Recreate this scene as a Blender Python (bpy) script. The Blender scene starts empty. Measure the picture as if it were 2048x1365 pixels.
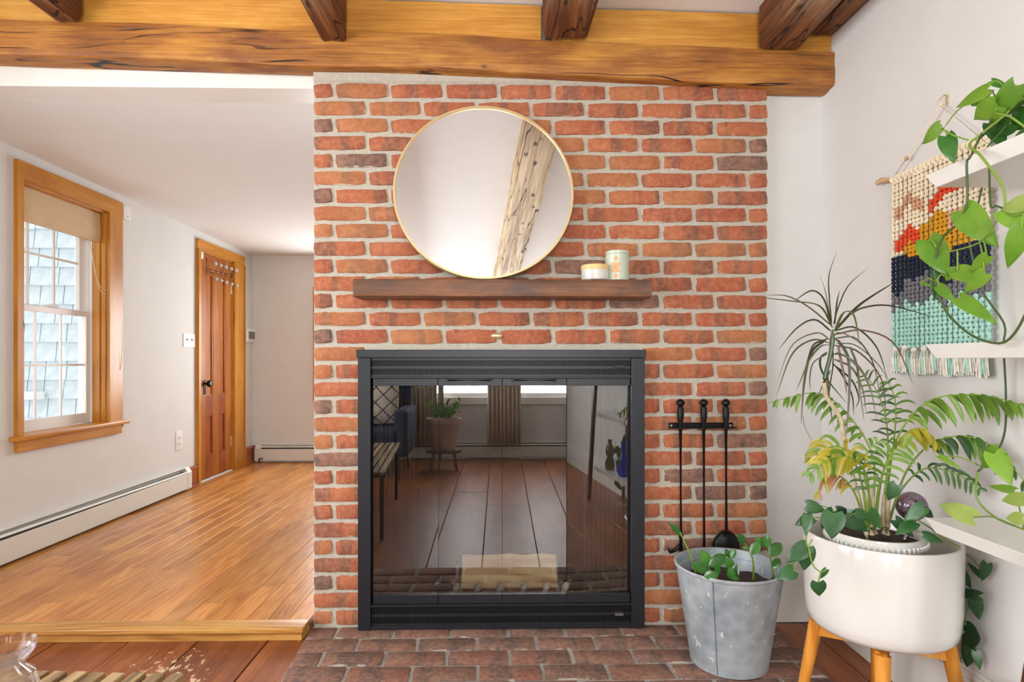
import bpy, bmesh, math, random
from mathutils import Vector, Matrix, noise as mnoise
R = random.Random(7)
rad = math.radians
scn = bpy.context.scene
C = bpy.context.collection
# ------------------------------------------------------------------ camera
F = 1204.0; HX, HY = 1024.0, 722.0; TH = math.atan(24 / F); CZ = 1.051
ct, st = math.cos(TH), math.sin(TH)
cam_d = bpy.data.cameras.new('camera'); cam = bpy.data.objects.new('camera', cam_d); C.objects.link(cam)
cam_d.sensor_width = 36; cam_d.lens = F / 2048 * 36; cam_d.shift_y = (HY - 682.5) / 2048
cam_d.clip_start = 0.02; cam_d.clip_end = 100
cam.location = (0, 0, CZ); cam.rotation_euler = (rad(90), 0, -TH)
scn.camera = cam
# ------------------------------------------------------------------ colour and exposure
vs = scn.view_settings
vs.view_transform = 'Standard'; vs.look = 'None'; vs.gamma = 1; vs.use_curve_mapping = False
vs.exposure = -0.24
# ------------------------------------------------------------------ world
w = bpy.data.worlds.new('world'); scn.world = w; w.use_nodes = True
w.node_tree.nodes['Background'].inputs[0].default_value = (0.94, 0.97, 1.0, 1)
w.node_tree.nodes['Background'].inputs[1].default_value = 2.3
# ------------------------------------------------------------------ daylight through the windows
def area(name, loc, rot, sx, sy, power, col=(0.97, 0.985, 1.0)):
    l = bpy.data.lights.new(name, 'AREA'); l.shape = 'RECTANGLE'; l.size = sx; l.size_y = sy
    l.energy = power; l.color = col
    o = bpy.data.objects.new(name, l); C.objects.link(o); o.location = loc; o.rotation_euler = rot
    return o
area('daylight', (-0.40, -1.97, 1.42), (rad(90), 0, 0), 0.62, 1.45, 62)
area('daylight', (0.46, -1.97, 1.42), (rad(90), 0, 0), 0.62, 1.45, 62)
area('daylight', (-2.70, 0.35, 1.38), (0, rad(-90), 0), 1.5, 2.6, 120)  # lamp for the unseen side window, added for light from the left
area('daylight', (-1.20, 6.2, 1.22), (rad(-90), 0, 0), 1.15, 0.95, 62)  # lamp for the unseen far-room window behind the chimney, added for floor glare

# ------------------------------------------------------------------ pixel to place helpers (a point of the photograph on a real plane)
def ray(px, py):
    a = (px - HX) / F; b = (HY - py) / F
    return Vector((a * ct + st, -a * st + ct, b))
def PY(px, py, Y):
    d = ray(px, py); d = d * (Y / d.y); d.z += CZ; return d
def PX(px, py, X):
    d = ray(px, py); d = d * (X / d.x); d.z += CZ; return d
def PZ(px, py, Z):
    d = ray(px, py); d = d * ((Z - CZ) / d.z); d.z += CZ; return d
# ------------------------------------------------------------------ node materials
def lin(c):
    return tuple(((v / 255) / 12.92 if v / 255 <= .04045 else ((v / 255 + .055) / 1.055) ** 2.4) for v in c) + (1,)
class NT:
    def __init__(s, name):
        s.m = bpy.data.materials.new(name); s.m.use_nodes = True; s.t = s.m.node_tree
        s.b = s.t.nodes['Principled BSDF']; s.out = s.t.nodes['Material Output']
    def n(s, typ, **k):
        nd = s.t.nodes.new(typ)
        for a, v in k.items():
            if a.startswith('i_'): nd.inputs[a[2:].replace('_', ' ')].default_value = v
            else: setattr(nd, a, v)
        return nd
    def l(s, a, b): s.t.links.new(a, b)
    def val(s, x, sock):
        if isinstance(x, (int, float)): sock.default_value = x
        else: s.l(x, sock)
    def math(s, op, a, b=0.0, clamp=False):
        nd = s.n('ShaderNodeMath', operation=op, use_clamp=clamp); s.val(a, nd.inputs[0]); s.val(b, nd.inputs[1]); return nd.outputs[0]
    def coords(s, kind='Object', scale=(1, 1, 1), rnd=False):
        tc = s.n('ShaderNodeTexCoord'); o = tc.outputs[kind]
        if rnd:
            oi = s.n('ShaderNodeObjectInfo'); v = s.n('ShaderNodeVectorMath', operation='SCALE')
            v.inputs[0].default_value = (37, 23, 51); s.l(oi.outputs['Random'], v.inputs['Scale'])
            a = s.n('ShaderNodeVectorMath', operation='ADD'); s.l(o, a.inputs[0]); s.l(v.outputs[0], a.inputs[1]); o = a.outputs[0]
        mp = s.n('ShaderNodeMapping'); mp.inputs['Scale'].default_value = scale; s.l(o, mp.inputs[0]); return mp.outputs[0]
    def noise(s, vec, scale, detail=4, rough=.55, dist=0.0):
        nd = s.n('ShaderNodeTexNoise'); nd.inputs['Scale'].default_value = scale; nd.inputs['Detail'].default_value = detail
        nd.inputs['Roughness'].default_value = rough; nd.inputs['Distortion'].default_value = dist
        if vec is not None: s.l(vec, nd.inputs['Vector'])
        return nd.outputs['Fac']
    def ramp(s, fac, stops):
        nd = s.n('ShaderNodeValToRGB'); e = nd.color_ramp.elements
        while len(e) < len(stops): e.new(0.5)
        for i, (p, c) in enumerate(stops): e[i].position = p; e[i].color = c
        s.l(fac, nd.inputs[0]); return nd.outputs[0]
    def step(s, x, a, b):     # smooth 0..1 between a and b
        nd = s.n('ShaderNodeMapRange'); nd.interpolation_type = 'SMOOTHSTEP'
        s.val(x, nd.inputs[0]); nd.inputs[1].default_value = a; nd.inputs[2].default_value = b; return nd.outputs[0]
    def mix(s, f, a, b, mode='MIX'):
        nd = s.n('ShaderNodeMix', data_type='RGBA', blend_type=mode); s.val(f, nd.inputs[0])
        for x, k in ((a, 6), (b, 7)):
            if isinstance(x, tuple): nd.inputs[k].default_value = x
            else: s.l(x, nd.inputs[k])
        return nd.outputs[2]
    def bump(s, h, strength=.3, dist=.01):
        nd = s.n('ShaderNodeBump'); nd.inputs['Strength'].default_value = strength; nd.inputs['Distance'].default_value = dist
        s.l(h, nd.inputs['Height']); s.l(nd.outputs[0], s.b.inputs['Normal'])
    def col(s, c):
        if isinstance(c, tuple): s.b.inputs['Base Color'].default_value = c
        else: s.l(c, s.b.inputs['Base Color'])
    def pset(s, **k):
        for a, v in k.items(): s.b.inputs[a.replace('_', ' ')].default_value = v
        return s
def plain(name, rgb, rough=.5, metal=0.0, var=.06, nscale=8, bump=0.0, bscale=120, **k):
    s = NT(name); v = s.coords(); f = s.noise(v, nscale, 3)
    c = lin(rgb); lo = tuple(max(0, x * (1 - var)) for x in c[:3]) + (1,); hi = tuple(min(1, x * (1 + var)) for x in c[:3]) + (1,)
    s.col(s.ramp(f, [(.3, lo), (.7, hi)])); s.pset(Roughness=rough, Metallic=metal, **k)
    if bump: s.bump(s.noise(v, bscale, 3), bump, .004)
    return s.m
def wood(name, cols, axis=0, rough=.45, bump=.25, knots=0.0, crack=0.0, rnd=0.0, ring=22, size=1.0, patch=None, ringamt=.35, wear=None, knot_scale=2.2):
    s = NT(name); sc = [9.0 * size] * 3; sc[axis] = .9 * size
    v = s.coords('Object', tuple(sc), rnd=True)
    n1 = s.noise(v, .55, 2, .5)
    rg = s.math('SINE', s.math('MULTIPLY', n1, ring * 6.28)); rg = s.math('MULTIPLY_ADD', rg, .5); s.t.nodes[-1].inputs[2].default_value = .5
    sc2 = [60.0 * size] * 3; sc2[axis] = 2.0 * size
    v2 = s.coords('Object', tuple(sc2), rnd=True); fib = s.noise(v2, 1.6, 5, .65)
    sc3 = [3.0 * size] * 3; sc3[axis] = 1.1 * size
    v3 = s.coords('Object', tuple(sc3), rnd=True); big = s.noise(v3, 1.3, 4, .6, .4)
    f = s.math('ADD', s.math('MULTIPLY', rg, ringamt), s.math('ADD', s.math('MULTIPLY', fib, .55), s.math('MULTIPLY', big, .75)))
    f = s.math('MULTIPLY', f, 1 / (1.30 + ringamt)); 
    c = s.ramp(f, [(.30, lin(cols[0])), (.47, lin(cols[1])), (.64, lin(cols[2]))])
    if rnd:
        oi = s.n('ShaderNodeObjectInfo'); hs = s.n('ShaderNodeHueSaturation')
        s.l(s.math('MULTIPLY_ADD', oi.outputs['Random'], rnd), hs.inputs['Value']); s.t.nodes[-1].inputs[2].default_value = 1 - rnd / 2
        s.l(c, hs.inputs['Color']); c = hs.outputs[0]
    h = f
    if patch:
        pm = s.step(s.noise(v3, 2.1, 6, .65), .46, .74); c = s.mix(pm, c, lin(patch))
    if knots:
        kc = [knot_scale * size] * 3; kc[axis] = knot_scale * size * .55
        kv = s.coords('Object', tuple(kc), rnd=True); vo = s.n('ShaderNodeTexVoronoi'); vo.inputs['Scale'].default_value = 1.0
        ad = s.n('ShaderNodeVectorMath', operation='ADD'); s.l(kv, ad.inputs[0])
        ns = s.n('ShaderNodeTexNoise'); ns.inputs['Scale'].default_value = 6; s.l(kv, ns.inputs['Vector'])
        sc_ = s.n('ShaderNodeVectorMath', operation='SCALE'); sc_.inputs['Scale'].default_value = .09; s.l(ns.outputs['Color'], sc_.inputs[0]); s.l(sc_.outputs[0], ad.inputs[1])
        s.l(ad.outputs[0], vo.inputs['Vector'])
        kk = s.math('SUBTRACT', 1.0, s.step(vo.outputs['Distance'], knots * .35, knots)); c = s.mix(kk, c, lin(tuple(x * .38 for x in cols[0])))
    if crack:
        cs = [5.0 * size] * 3; cs[axis] = .55 * size
        cv = s.coords('Object', tuple(cs), rnd=True); cn = s.noise(cv, 1.1, 3, .5)
        d = s.math('ABSOLUTE', s.math('SUBTRACT', cn, .5)); msk = s.step(s.noise(v3, 1.7, 2), .45, .6)
        cr = s.math('MULTIPLY', s.math('SUBTRACT', 1.0, s.step(d, crack * .3, crack)), msk)
        c = s.mix(cr, c, lin(tuple(x * .3 for x in cols[0]))); h = s.math('SUBTRACT', h, s.math('MULTIPLY', cr, 1.5))
    if wear:
        wn = s.noise(s.coords('Object', (14, 9, 9)), 2.6, 6, .7); wm2 = s.noise(s.coords('Object', (1.2, 1.2, 1.2)), 1.0, 2)
        gp = s.n('ShaderNodeNewGeometry'); sx = s.n('ShaderNodeSeparateXYZ'); s.l(gp.outputs['Position'], sx.inputs[0]); dx = s.math('MULTIPLY', s.math('ABSOLUTE', s.math('ADD', sx.outputs['X'], 1.12)), 2.6); dy = s.math('MULTIPLY', s.math('ABSOLUTE', s.math('SUBTRACT', sx.outputs['Y'], 1.95)), 2.2); dd = s.math('SUBTRACT', 1.0, s.math('ADD', dx, dy), True)
        wm = s.step(s.math('ADD', wn, s.math('MULTIPLY', dd, .20)), .675, .69); c = s.mix(wm, c, lin(wear))
    s.col(c); s.pset(Roughness=rough)
    s.bump(h, bump, .006)
    return s.m
M = {}
M['wall'] = plain('wall_plaster', (214, 212, 209), .85, var=.02, bump=.05, bscale=40)
M['wall_left'] = plain('wall_paint_greige', (221, 221, 217), .8, var=.02, bump=.05, bscale=40)
M['ceil'] = plain('ceiling_plaster', (240, 241, 242), .9, var=.015, bump=.06, bscale=30)
M['ceil_side'] = plain('side_ceiling_paint', (230, 230, 228), .9, var=.015, bump=.05, bscale=30)
M['white_gloss'] = plain('white_trim_paint', (232, 230, 224), .35, var=.02)
M['heater'] = plain('heater_enamel', (226, 224, 214), .4, var=.02)
M['dark_gap'] = plain('heater_gap', (45, 42, 40), .7)
M['fin'] = plain('heater_fins', (140, 138, 132), .4, .8)
M['beam'] = wood('old_beam_timber', ((84, 46, 18), (158, 98, 36), (206, 146, 60)), 0, .6, .6, knots=.07, crack=.012, ring=9, size=1.3, patch=(128, 74, 34), ringamt=.06, knot_scale=3.4)
M['board'] = wood('golden_blocking_board', ((146, 88, 28), (192, 130, 46), (220, 166, 76)), 0, .55, .3, knots=.06, ring=4, size=1.1, ringamt=.06, rnd=.12, knot_scale=3)
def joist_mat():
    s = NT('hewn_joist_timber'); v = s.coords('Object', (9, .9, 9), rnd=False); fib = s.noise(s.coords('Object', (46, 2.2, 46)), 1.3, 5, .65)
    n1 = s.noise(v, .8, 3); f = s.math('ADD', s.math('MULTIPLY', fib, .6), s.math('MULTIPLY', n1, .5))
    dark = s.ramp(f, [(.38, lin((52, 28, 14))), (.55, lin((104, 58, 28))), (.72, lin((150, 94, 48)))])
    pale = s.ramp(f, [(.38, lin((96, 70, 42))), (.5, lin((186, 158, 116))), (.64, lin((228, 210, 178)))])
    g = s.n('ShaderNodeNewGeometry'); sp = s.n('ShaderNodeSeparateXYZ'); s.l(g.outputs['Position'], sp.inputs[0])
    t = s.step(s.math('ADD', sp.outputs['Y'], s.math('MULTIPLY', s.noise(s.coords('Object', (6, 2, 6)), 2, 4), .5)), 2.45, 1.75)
    c = s.mix(t, dark, pale)  # dark by the beam, pale wood further back with window light put into it
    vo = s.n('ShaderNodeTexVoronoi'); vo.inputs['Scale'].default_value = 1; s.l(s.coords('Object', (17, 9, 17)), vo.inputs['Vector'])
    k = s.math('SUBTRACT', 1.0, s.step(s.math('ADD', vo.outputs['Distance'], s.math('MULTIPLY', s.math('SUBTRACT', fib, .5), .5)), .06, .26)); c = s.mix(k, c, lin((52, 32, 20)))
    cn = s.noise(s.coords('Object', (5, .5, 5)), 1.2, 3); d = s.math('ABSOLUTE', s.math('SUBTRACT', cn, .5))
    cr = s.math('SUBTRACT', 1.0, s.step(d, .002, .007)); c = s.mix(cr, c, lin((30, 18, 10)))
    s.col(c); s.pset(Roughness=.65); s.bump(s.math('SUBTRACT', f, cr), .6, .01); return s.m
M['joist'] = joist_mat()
M['mantel'] = wood('mantel_walnut_stain', ((64, 38, 22), (106, 64, 34), (150, 94, 46)), 0, .5, .25, ring=4, size=1.6, ringamt=.04, patch=(70, 48, 34))
M['pine'] = wood('honey_pine_trim', ((160, 98, 24), (192, 126, 34), (212, 148, 54)), 2, .35, .12, knots=.05, ring=5, rnd=.08, knot_scale=2.6, ringamt=.10, size=1.4)
M['pine_y'] = wood('honey_pine_trim_level', ((160, 98, 24), (192, 126, 34), (212, 148, 54)), 1, .35, .12, knots=.05, ring=5, rnd=.08, knot_scale=2.6, ringamt=.10, size=1.4)
M['doorw'] = wood('old_door_pine', ((136, 72, 20), (166, 94, 30), (186, 116, 42)), 2, .32, .1, ring=4, rnd=.08, ringamt=.06, size=1.6)
M['doorred'] = wood('old_door_red_varnish', ((122, 56, 20), (146, 70, 28), (166, 88, 36)), 2, .32, .1, ring=4, ringamt=.06, size=1.6)
M['base_wood'] = wood('red_stained_baseboard', ((136, 70, 36), (166, 92, 48), (186, 112, 62)), 1, .4, .1, ring=4, ringamt=.08, size=1.4)
M['oak'] = wood('oak_strip_floor', ((160, 92, 40), (196, 128, 62), (218, 158, 88)), 1, .30, .08, ring=16, rnd=.34, size=1.3, ringamt=.16)
M['oak_x'] = wood('oak_nosing', ((148, 94, 40), (190, 136, 64), (216, 166, 92)), 0, .35, .1, ring=12, ringamt=.15, size=1.3)
M['oldpine'] = wood('worn_pine_floor', ((92, 46, 22), (134, 72, 34), (168, 98, 50)), 1, .40, .12, knots=.05, ring=5, rnd=.22, size=.9, wear=(214, 184, 146), ringamt=.10)
M['darkpine'] = wood('dark_wood', ((60, 34, 22), (86, 52, 34), (104, 66, 44)), 2, .4, .1, ring=8)
M['slat'] = wood('grey_teak_slat', ((104, 82, 54), (142, 116, 80), (176, 150, 108)), 1, .5, .15, ring=8, rnd=.1)
M['stand'] = wood('bamboo_stand_wood', ((176, 104, 28), (206, 134, 46), (224, 158, 72)), 2, .3, .05, ring=8, ringamt=.2)
M['driftwood'] = wood('driftwood', ((150, 112, 74), (190, 152, 110), (214, 182, 142)), 1, .6, .2, ring=8)
M['logw'] = wood('split_log', ((150, 112, 70), (206, 170, 118), (232, 206, 160)), 0, .7, .4, ring=10)
M['bark'] = plain('log_bark', (104, 72, 46), .9, var=.4, nscale=30, bump=.8, bscale=40)
M['black'] = plain('black_painted_steel', (30, 32, 38), .42, .2, var=.12)
M['iron'] = plain('wrought_iron', (18, 18, 19), .42, .5, var=.15)
M['grill'] = plain('black_grille', (26, 27, 31), .5, .2)
M['soot'] = plain('sooty_firebrick', (58, 54, 50), .95, var=.35, nscale=9, bump=.4, bscale=30)
M['ash'] = plain('ash', (176, 172, 162), .95, var=.25, nscale=20, bump=.5, bscale=50)
M['brass'] = plain('brushed_brass', (226, 200, 150), .35, .6, var=.04)
M['chrome'] = plain('chrome_wire', (190, 170, 150), .25, .9)
M['plastic'] = plain('white_plastic', (236, 234, 230), .35, var=.01)
M['copper'] = plain('copper_pipe', (150, 90, 62), .35, .8)
M['knobdark'] = plain('dark_bronze_knob', (32, 24, 20), .3, .5)
M['ceramic'] = plain('white_glazed_ceramic', (218, 215, 209), .12, var=.01)
M['sagegreen'] = plain('sage_glaze', (188, 198, 178), .3, var=.03)
M['peach'] = plain('peach_print', (226, 166, 116), .5)
M['bamboo_lid'] = plain('pale_bamboo_lid', (226, 190, 128), .5)
M['stone_glass'] = plain('marbled_jar', (204, 204, 196), .3, var=.18, nscale=22)
M['soil'] = plain('potting_soil', (58, 42, 32), .95, var=.4, nscale=40, bump=1.0, bscale=60)
M['cord'] = plain('cream_cord', (222, 206, 172), .8)
M['shingle'] = plain('grey_shingle', (190, 198, 202), .85, var=.12, nscale=14, bump=.4, bscale=60)
M['vinyl'] = plain('white_vinyl_sash', (234, 232, 228), .4, var=.01)
M['terra'] = plain('rose_terracotta', (190, 160, 142), .7, var=.08)
M['navy_fab'] = plain('navy_upholstery', (40, 52, 78), .9, var=.15, nscale=60)
M['curtain'] = plain('linen_curtain', (226, 216, 198), .9, var=.06)
M['blue_glass'] = plain('cobalt_glass', (30, 40, 190), .1)
M['olive_glass'] = plain('olive_brown_glass', (96, 80, 30), .15)
def zinc():
    s = NT('galvanized_zinc'); v = s.coords('Object', (1, 1, 1))
    vo = s.n('ShaderNodeTexVoronoi'); vo.inputs['Scale'].default_value = 26; s.l(v, vo.inputs['Vector'])
    f = s.math('ADD', s.math('MULTIPLY', s.noise(v, 5, 4), .8), s.math('MULTIPLY', vo.outputs['Distance'], .18))
    c = s.ramp(f, [(.30, lin((138, 148, 156))), (.62, lin((192, 200, 204)))])
    sp = s.step(s.noise(s.coords('Object', (1, 1, .8)), 34, 4, .6), .64, .67); c = s.mix(sp, c, lin((222, 222, 216)))
    s.col(c); s.pset(Roughness=.40, Metallic=.3); s.bump(f, .08, .003); return s.m
M['zinc'] = zinc()
def brickmat(name, base, L, H, axes=('X', 'Z'), mort=(200, 190, 172), smear=1.0):
    s = NT(name); oi = s.n('ShaderNodeObjectInfo'); v = s.coords('Object', (1, 1, 1), rnd=True)
    c = s.ramp(oi.outputs['Random'], [(0, lin(base[0])), (.35, lin(base[1])), (.7, lin(base[2])), (1, lin(base[3]))])
    f = s.noise(v, 9, 4, .6); c = s.mix(s.step(f, .40, .68), c, lin(base[4]))
    f1 = s.noise(s.coords('Object', (16, 3, 2), rnd=True), 1.0, 2); c = s.mix(s.math('MULTIPLY', s.step(f1, .50, .60), .75), c, lin(base[5]))
    f2 = s.noise(v, 55, 5, .7); c = s.mix(s.math('MULTIPLY', s.step(f2, .35, .75), .35), c, lin((214, 150, 112)))
    g = s.n('ShaderNodeTexCoord'); sp = s.n('ShaderNodeSeparateXYZ'); s.l(g.outputs['Generated'], sp.inputs[0])
    def edge(o, l): 
        m = s.math('MINIMUM', o, s.math('SUBTRACT', 1.0, o)); return s.math('MULTIPLY', m, l)
    e = s.math('MINIMUM', edge(sp.outputs[axes[0]], L), edge(sp.outputs[axes[1]], H))
    nz = s.noise(v, 26, 6, .75); nb = s.noise(v, 5, 2)
    e2 = s.math('ADD', e, s.math('MULTIPLY', s.math('SUBTRACT', nz, .5), -.022 * smear)); e2 = s.math('ADD', e2, s.math('MULTIPLY', s.math('SUBTRACT', nb, .34), .018))
    k = s.math('SUBTRACT', 1.0, s.step(e2, .0012, .0042 * smear)); c = s.mix(k, c, lin(mort))
    s.col(c); s.pset(Roughness=.88); s.bump(s.math('ADD', f2, s.math('MULTIPLY', nz, .5)), .35, .004); return s.m
RED = ((160, 84, 56), (150, 76, 54), (164, 92, 60), (146, 78, 56), (168, 98, 64), (112, 76, 62))
DRK = ((112, 82, 72), (110, 84, 76), (124, 90, 80), (104, 82, 74), (134, 100, 86), (92, 76, 72))
TAN = ((162, 98, 60), (156, 92, 58), (166, 104, 64), (152, 90, 56), (172, 112, 72), (132, 92, 66))
HRT = ((116, 82, 70), (104, 82, 73), (126, 82, 70), (110, 86, 78), (124, 96, 84), (84, 74, 70))
for nm, bs in (('red', RED), ('dark', DRK), ('tan', TAN)):
    M['b_' + nm] = brickmat('brick_' + nm, bs, .195, .052); M['h_' + nm] = brickmat('half_brick_' + nm, bs, .088, .052)
M['hearth'] = brickmat('hearth_brick', HRT, .2, .095, ('X', 'Y'), mort=(178, 170, 158), smear=.7)
def mortar(name, rgb):
    s = NT(name); v = s.coords(); f = s.noise(v, 60, 6, .7); f2 = s.noise(v, 4, 4)
    c = s.ramp(f, [(.3, lin(tuple(x * .86 for x in rgb))), (.7, lin(rgb))]); c = s.mix(s.math('MULTIPLY', f2, .4), c, lin(tuple(x * .88 for x in rgb)))
    s.col(c); s.pset(Roughness=.95); s.bump(s.math('ADD', f, s.math('MULTIPLY', f2, 1.5)), .7, .006); return s.m
M['mortar'] = mortar('mortar', (200, 191, 175)); M['mortar2'] = mortar('hearth_mortar', (178, 172, 162))
def leafm(name, base, edge, rough=.35, trans=.25):
    s = NT(name); v = s.coords('Object', (1, 1, 1), rnd=True); oi = s.n('ShaderNodeObjectInfo')
    f = s.math('ADD', s.noise(v, 14, 3), s.math('MULTIPLY', s.math('SUBTRACT', oi.outputs['Random'], .5), .5))
    s.col(s.ramp(f, [(.3, lin(base)), (.75, lin(edge))])); s.pset(Roughness=rough)
    tr = s.n('ShaderNodeBsdfTranslucent'); tr.inputs[0].default_value = lin(tuple(min(255, x * 1.15) for x in edge))
    mx = s.n('ShaderNodeMixShader'); mx.inputs[0].default_value = trans
    s.l(s.b.outputs[0], mx.inputs[1]); s.l(tr.outputs[0], mx.inputs[2]); s.l(mx.outputs[0], s.out.inputs[0]); return s.m
M['lf_pothos'] = leafm('pothos_leaf', (84, 128, 34), (126, 166, 56)); M['lf_pothos_dark'] = leafm('pothos_leaf_dark', (40, 88, 34), (70, 124, 42))
M['lf_pale'] = leafm('pothos_leaf_pale', (138, 164, 76), (172, 190, 106))
M['lf_phil'] = leafm('philodendron_leaf', (28, 64, 36), (54, 100, 50), .3, .12); M['lf_zz'] = leafm('zz_leaf', (40, 92, 32), (74, 130, 50), .2, .15)
M['lf_palm'] = leafm('palm_leaflet', (78, 118, 30), (120, 154, 54)); M['lf_palmdark'] = leafm('palm_leaflet_dark', (42, 76, 30), (72, 112, 44))
M['lf_yellow'] = leafm('palm_leaflet_yellow', (146, 144, 30), (186, 172, 52)); M['lf_brown'] = leafm('dry_leaf', (140, 90, 50), (180, 130, 80))
M['lf_drac'] = leafm('dracaena_leaf', (58, 62, 38), (96, 66, 52), .35, .08); M['lf_drac2'] = leafm('dracaena_leaf_green', (54, 76, 36), (84, 100, 50), .35, .08)
M['stem'] = plain('green_stem', (118, 148, 52), .5); M['stem_dark'] = plain('dark_vine_stem', (66, 84, 40), .5); M['trunk'] = plain('pale_cane', (186, 170, 136), .8, var=.2, nscale=60)
def ropem(name, rgb): return plain(name, rgb, .95, var=.15, nscale=90, bump=.5, bscale=200)
ROPE = [ropem('rope_' + n, c) for n, c in (('cream', (232, 218, 190)), ('tan', (206, 158, 126)), ('orange', (222, 74, 34)), ('mustard', (204, 146, 22)), ('navy', (24, 34, 54)), ('grey', (112, 112, 118)), ('aqua', (168, 214, 200)), ('white', (226, 220, 206)))]
def weave():
    s = NT('woven_bamboo'); g = s.coords('Object', (1, 1, 1)); wv = s.n('ShaderNodeTexWave'); wv.bands_direction = 'Y'; wv.inputs['Scale'].default_value = 34; s.l(g, wv.inputs[0])
    wz = s.n('ShaderNodeTexWave'); wz.bands_direction = 'Z'; wz.inputs['Scale'].default_value = 50; s.l(g, wz.inputs[0])
    f = s.math('MULTIPLY', wv.outputs['Fac'], wz.outputs['Fac']); s.col(s.ramp(f, [(0, lin((206, 174, 132))), (.6, lin((236, 216, 184)))])); s.pset(Roughness=.8); s.bump(f, .5, .004); return s.m
M['weave'] = weave()
def lattice():
    s = NT('lattice_cushion'); g = s.coords('Object', (22, 22, 22)); sp = s.n('ShaderNodeSeparateXYZ'); s.l(g, sp.inputs[0])
    a = s.math('SINE', s.math('ADD', sp.outputs['X'], sp.outputs['Z'])); b = s.math('SINE', s.math('SUBTRACT', sp.outputs['X'], sp.outputs['Z']))
    d = s.math('MINIMUM', s.math('ABSOLUTE', a), s.math('ABSOLUTE', b)); s.col(s.mix(s.step(d, .12, .2), lin((60, 60, 64)), lin((222, 208, 190)))); s.pset(Roughness=.9); return s.m
M['lattice'] = lattice()
def pane(name, fac, tint, rough=0.0, ior=1.5):
    s = NT(name); t = s.n('ShaderNodeBsdfTransparent'); t.inputs[0].default_value = tint; gl = s.n('ShaderNodeBsdfGlossy'); gl.inputs['Roughness'].default_value = rough
    fr = s.n('ShaderNodeFresnel'); fr.inputs[0].default_value = ior; f = s.math('ADD', fr.outputs[0], fac, True)
    mx = s.n('ShaderNodeMixShader'); s.l(f, mx.inputs[0]); s.l(t.outputs[0], mx.inputs[1]); s.l(gl.outputs[0], mx.inputs[2]); s.l(mx.outputs[0], s.out.inputs[0]); return s.m
M['glass'] = pane('window_glass', 0.0, (.96, .98, .98, 1), 0.0, 1.12); M['fireglass'] = pane('smoked_fire_glass', .20, (.84, .82, .78, 1), .006)
def crystal():
    s = NT('cut_crystal'); s.pset(Roughness=.02, IOR=1.35); s.b.inputs['Transmission Weight'].default_value = 1; s.col((.97, .97, 1, 1))
    t = s.n('ShaderNodeBsdfTransparent'); t.inputs[0].default_value = (.97, .97, 1, 1); mx = s.n('ShaderNodeMixShader'); mx.inputs[0].default_value = .5; s.l(s.b.outputs[0], mx.inputs[1]); s.l(t.outputs[0], mx.inputs[2]); s.l(mx.outputs[0], s.out.inputs[0]); return s.m
M['crystal'] = crystal()
def mir():
    s = NT('mirror_silver'); s.col((.93, .93, .93, 1)); s.pset(Metallic=1, Roughness=.0); return s.m
M['mirror'] = mir()
def irid():
    s = NT('iridescent_glass'); v = s.coords(); f = s.noise(v, 60, 3, .6); s.col(s.ramp(f, [(.35, lin((70, 60, 66))), (.5, lin((160, 140, 158))), (.62, lin((110, 90, 110))), (.75, lin((196, 186, 190)))])); s.pset(Roughness=.12, Metallic=.5); return s.m
M['irid'] = irid()
def meshm():
    s = NT('spark_screen_mesh'); v = s.coords('Object', (1, 1, 1)); sp = s.n('ShaderNodeSeparateXYZ'); s.l(v, sp.inputs[0])
    a = s.math('SINE', s.math('MULTIPLY', s.math('ADD', sp.outputs['X'], sp.outputs['Z']), 1100)); b = s.math('SINE', s.math('MULTIPLY', s.math('SUBTRACT', sp.outputs['X'], sp.outputs['Z']), 1100))
    k = s.math('GREATER_THAN', s.math('MAXIMUM', a, b), .55); s.col(lin((96, 88, 78))); s.pset(Metallic=.6, Roughness=.5)
    t = s.n('ShaderNodeBsdfTransparent'); mx = s.n('ShaderNodeMixShader'); s.l(k, mx.inputs[0]); s.l(t.outputs[0], mx.inputs[1]); s.l(s.b.outputs[0], mx.inputs[2]); s.l(mx.outputs[0], s.out.inputs[0]); return s.m
M['mesh'] = meshm()

# ------------------------------------------------------------------ mesh helpers
def nb(): return bmesh.new()
def box(bm, x0, x1, y0, y1, z0, z1, b=0.0, seg=1, mi=0):
    vs_ = [bm.verts.new((x, y, z)) for x in (x0, x1) for y in (y0, y1) for z in (z0, z1)]
    fs = [bm.faces.new([vs_[i] for i in f]) for f in ((0, 1, 3, 2), (4, 6, 7, 5), (0, 4, 5, 1), (2, 3, 7, 6), (0, 2, 6, 4), (1, 5, 7, 3))]
    for f in fs: f.material_index = mi
    if b > 0:
        es = list({e for f in fs for e in f.edges})
        r = bmesh.ops.bevel(bm, geom=es, offset=b, segments=seg, affect='EDGES', profile=.6, clamp_overlap=True)
        return [v for f in r['faces'] for v in f.verts]
    return vs_
def hexa(bm, P, mi=0):
    """P: 8 points x,y,z bit order like box"""
    vs_ = [bm.verts.new(p) for p in P]
    for f in ((0, 1, 3, 2), (4, 6, 7, 5), (0, 4, 5, 1), (2, 3, 7, 6), (0, 2, 6, 4), (1, 5, 7, 3)): bm.faces.new([vs_[i] for i in f]).material_index = mi
    return vs_
def frame_for(t, ref=None):
    t = t.normalized(); ref = ref or Vector((0, 0, 1))
    if abs(t.dot(ref)) > .95: ref = Vector((1, 0, 0))
    a = t.cross(ref).normalized(); b = a.cross(t).normalized(); return a, b
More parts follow.
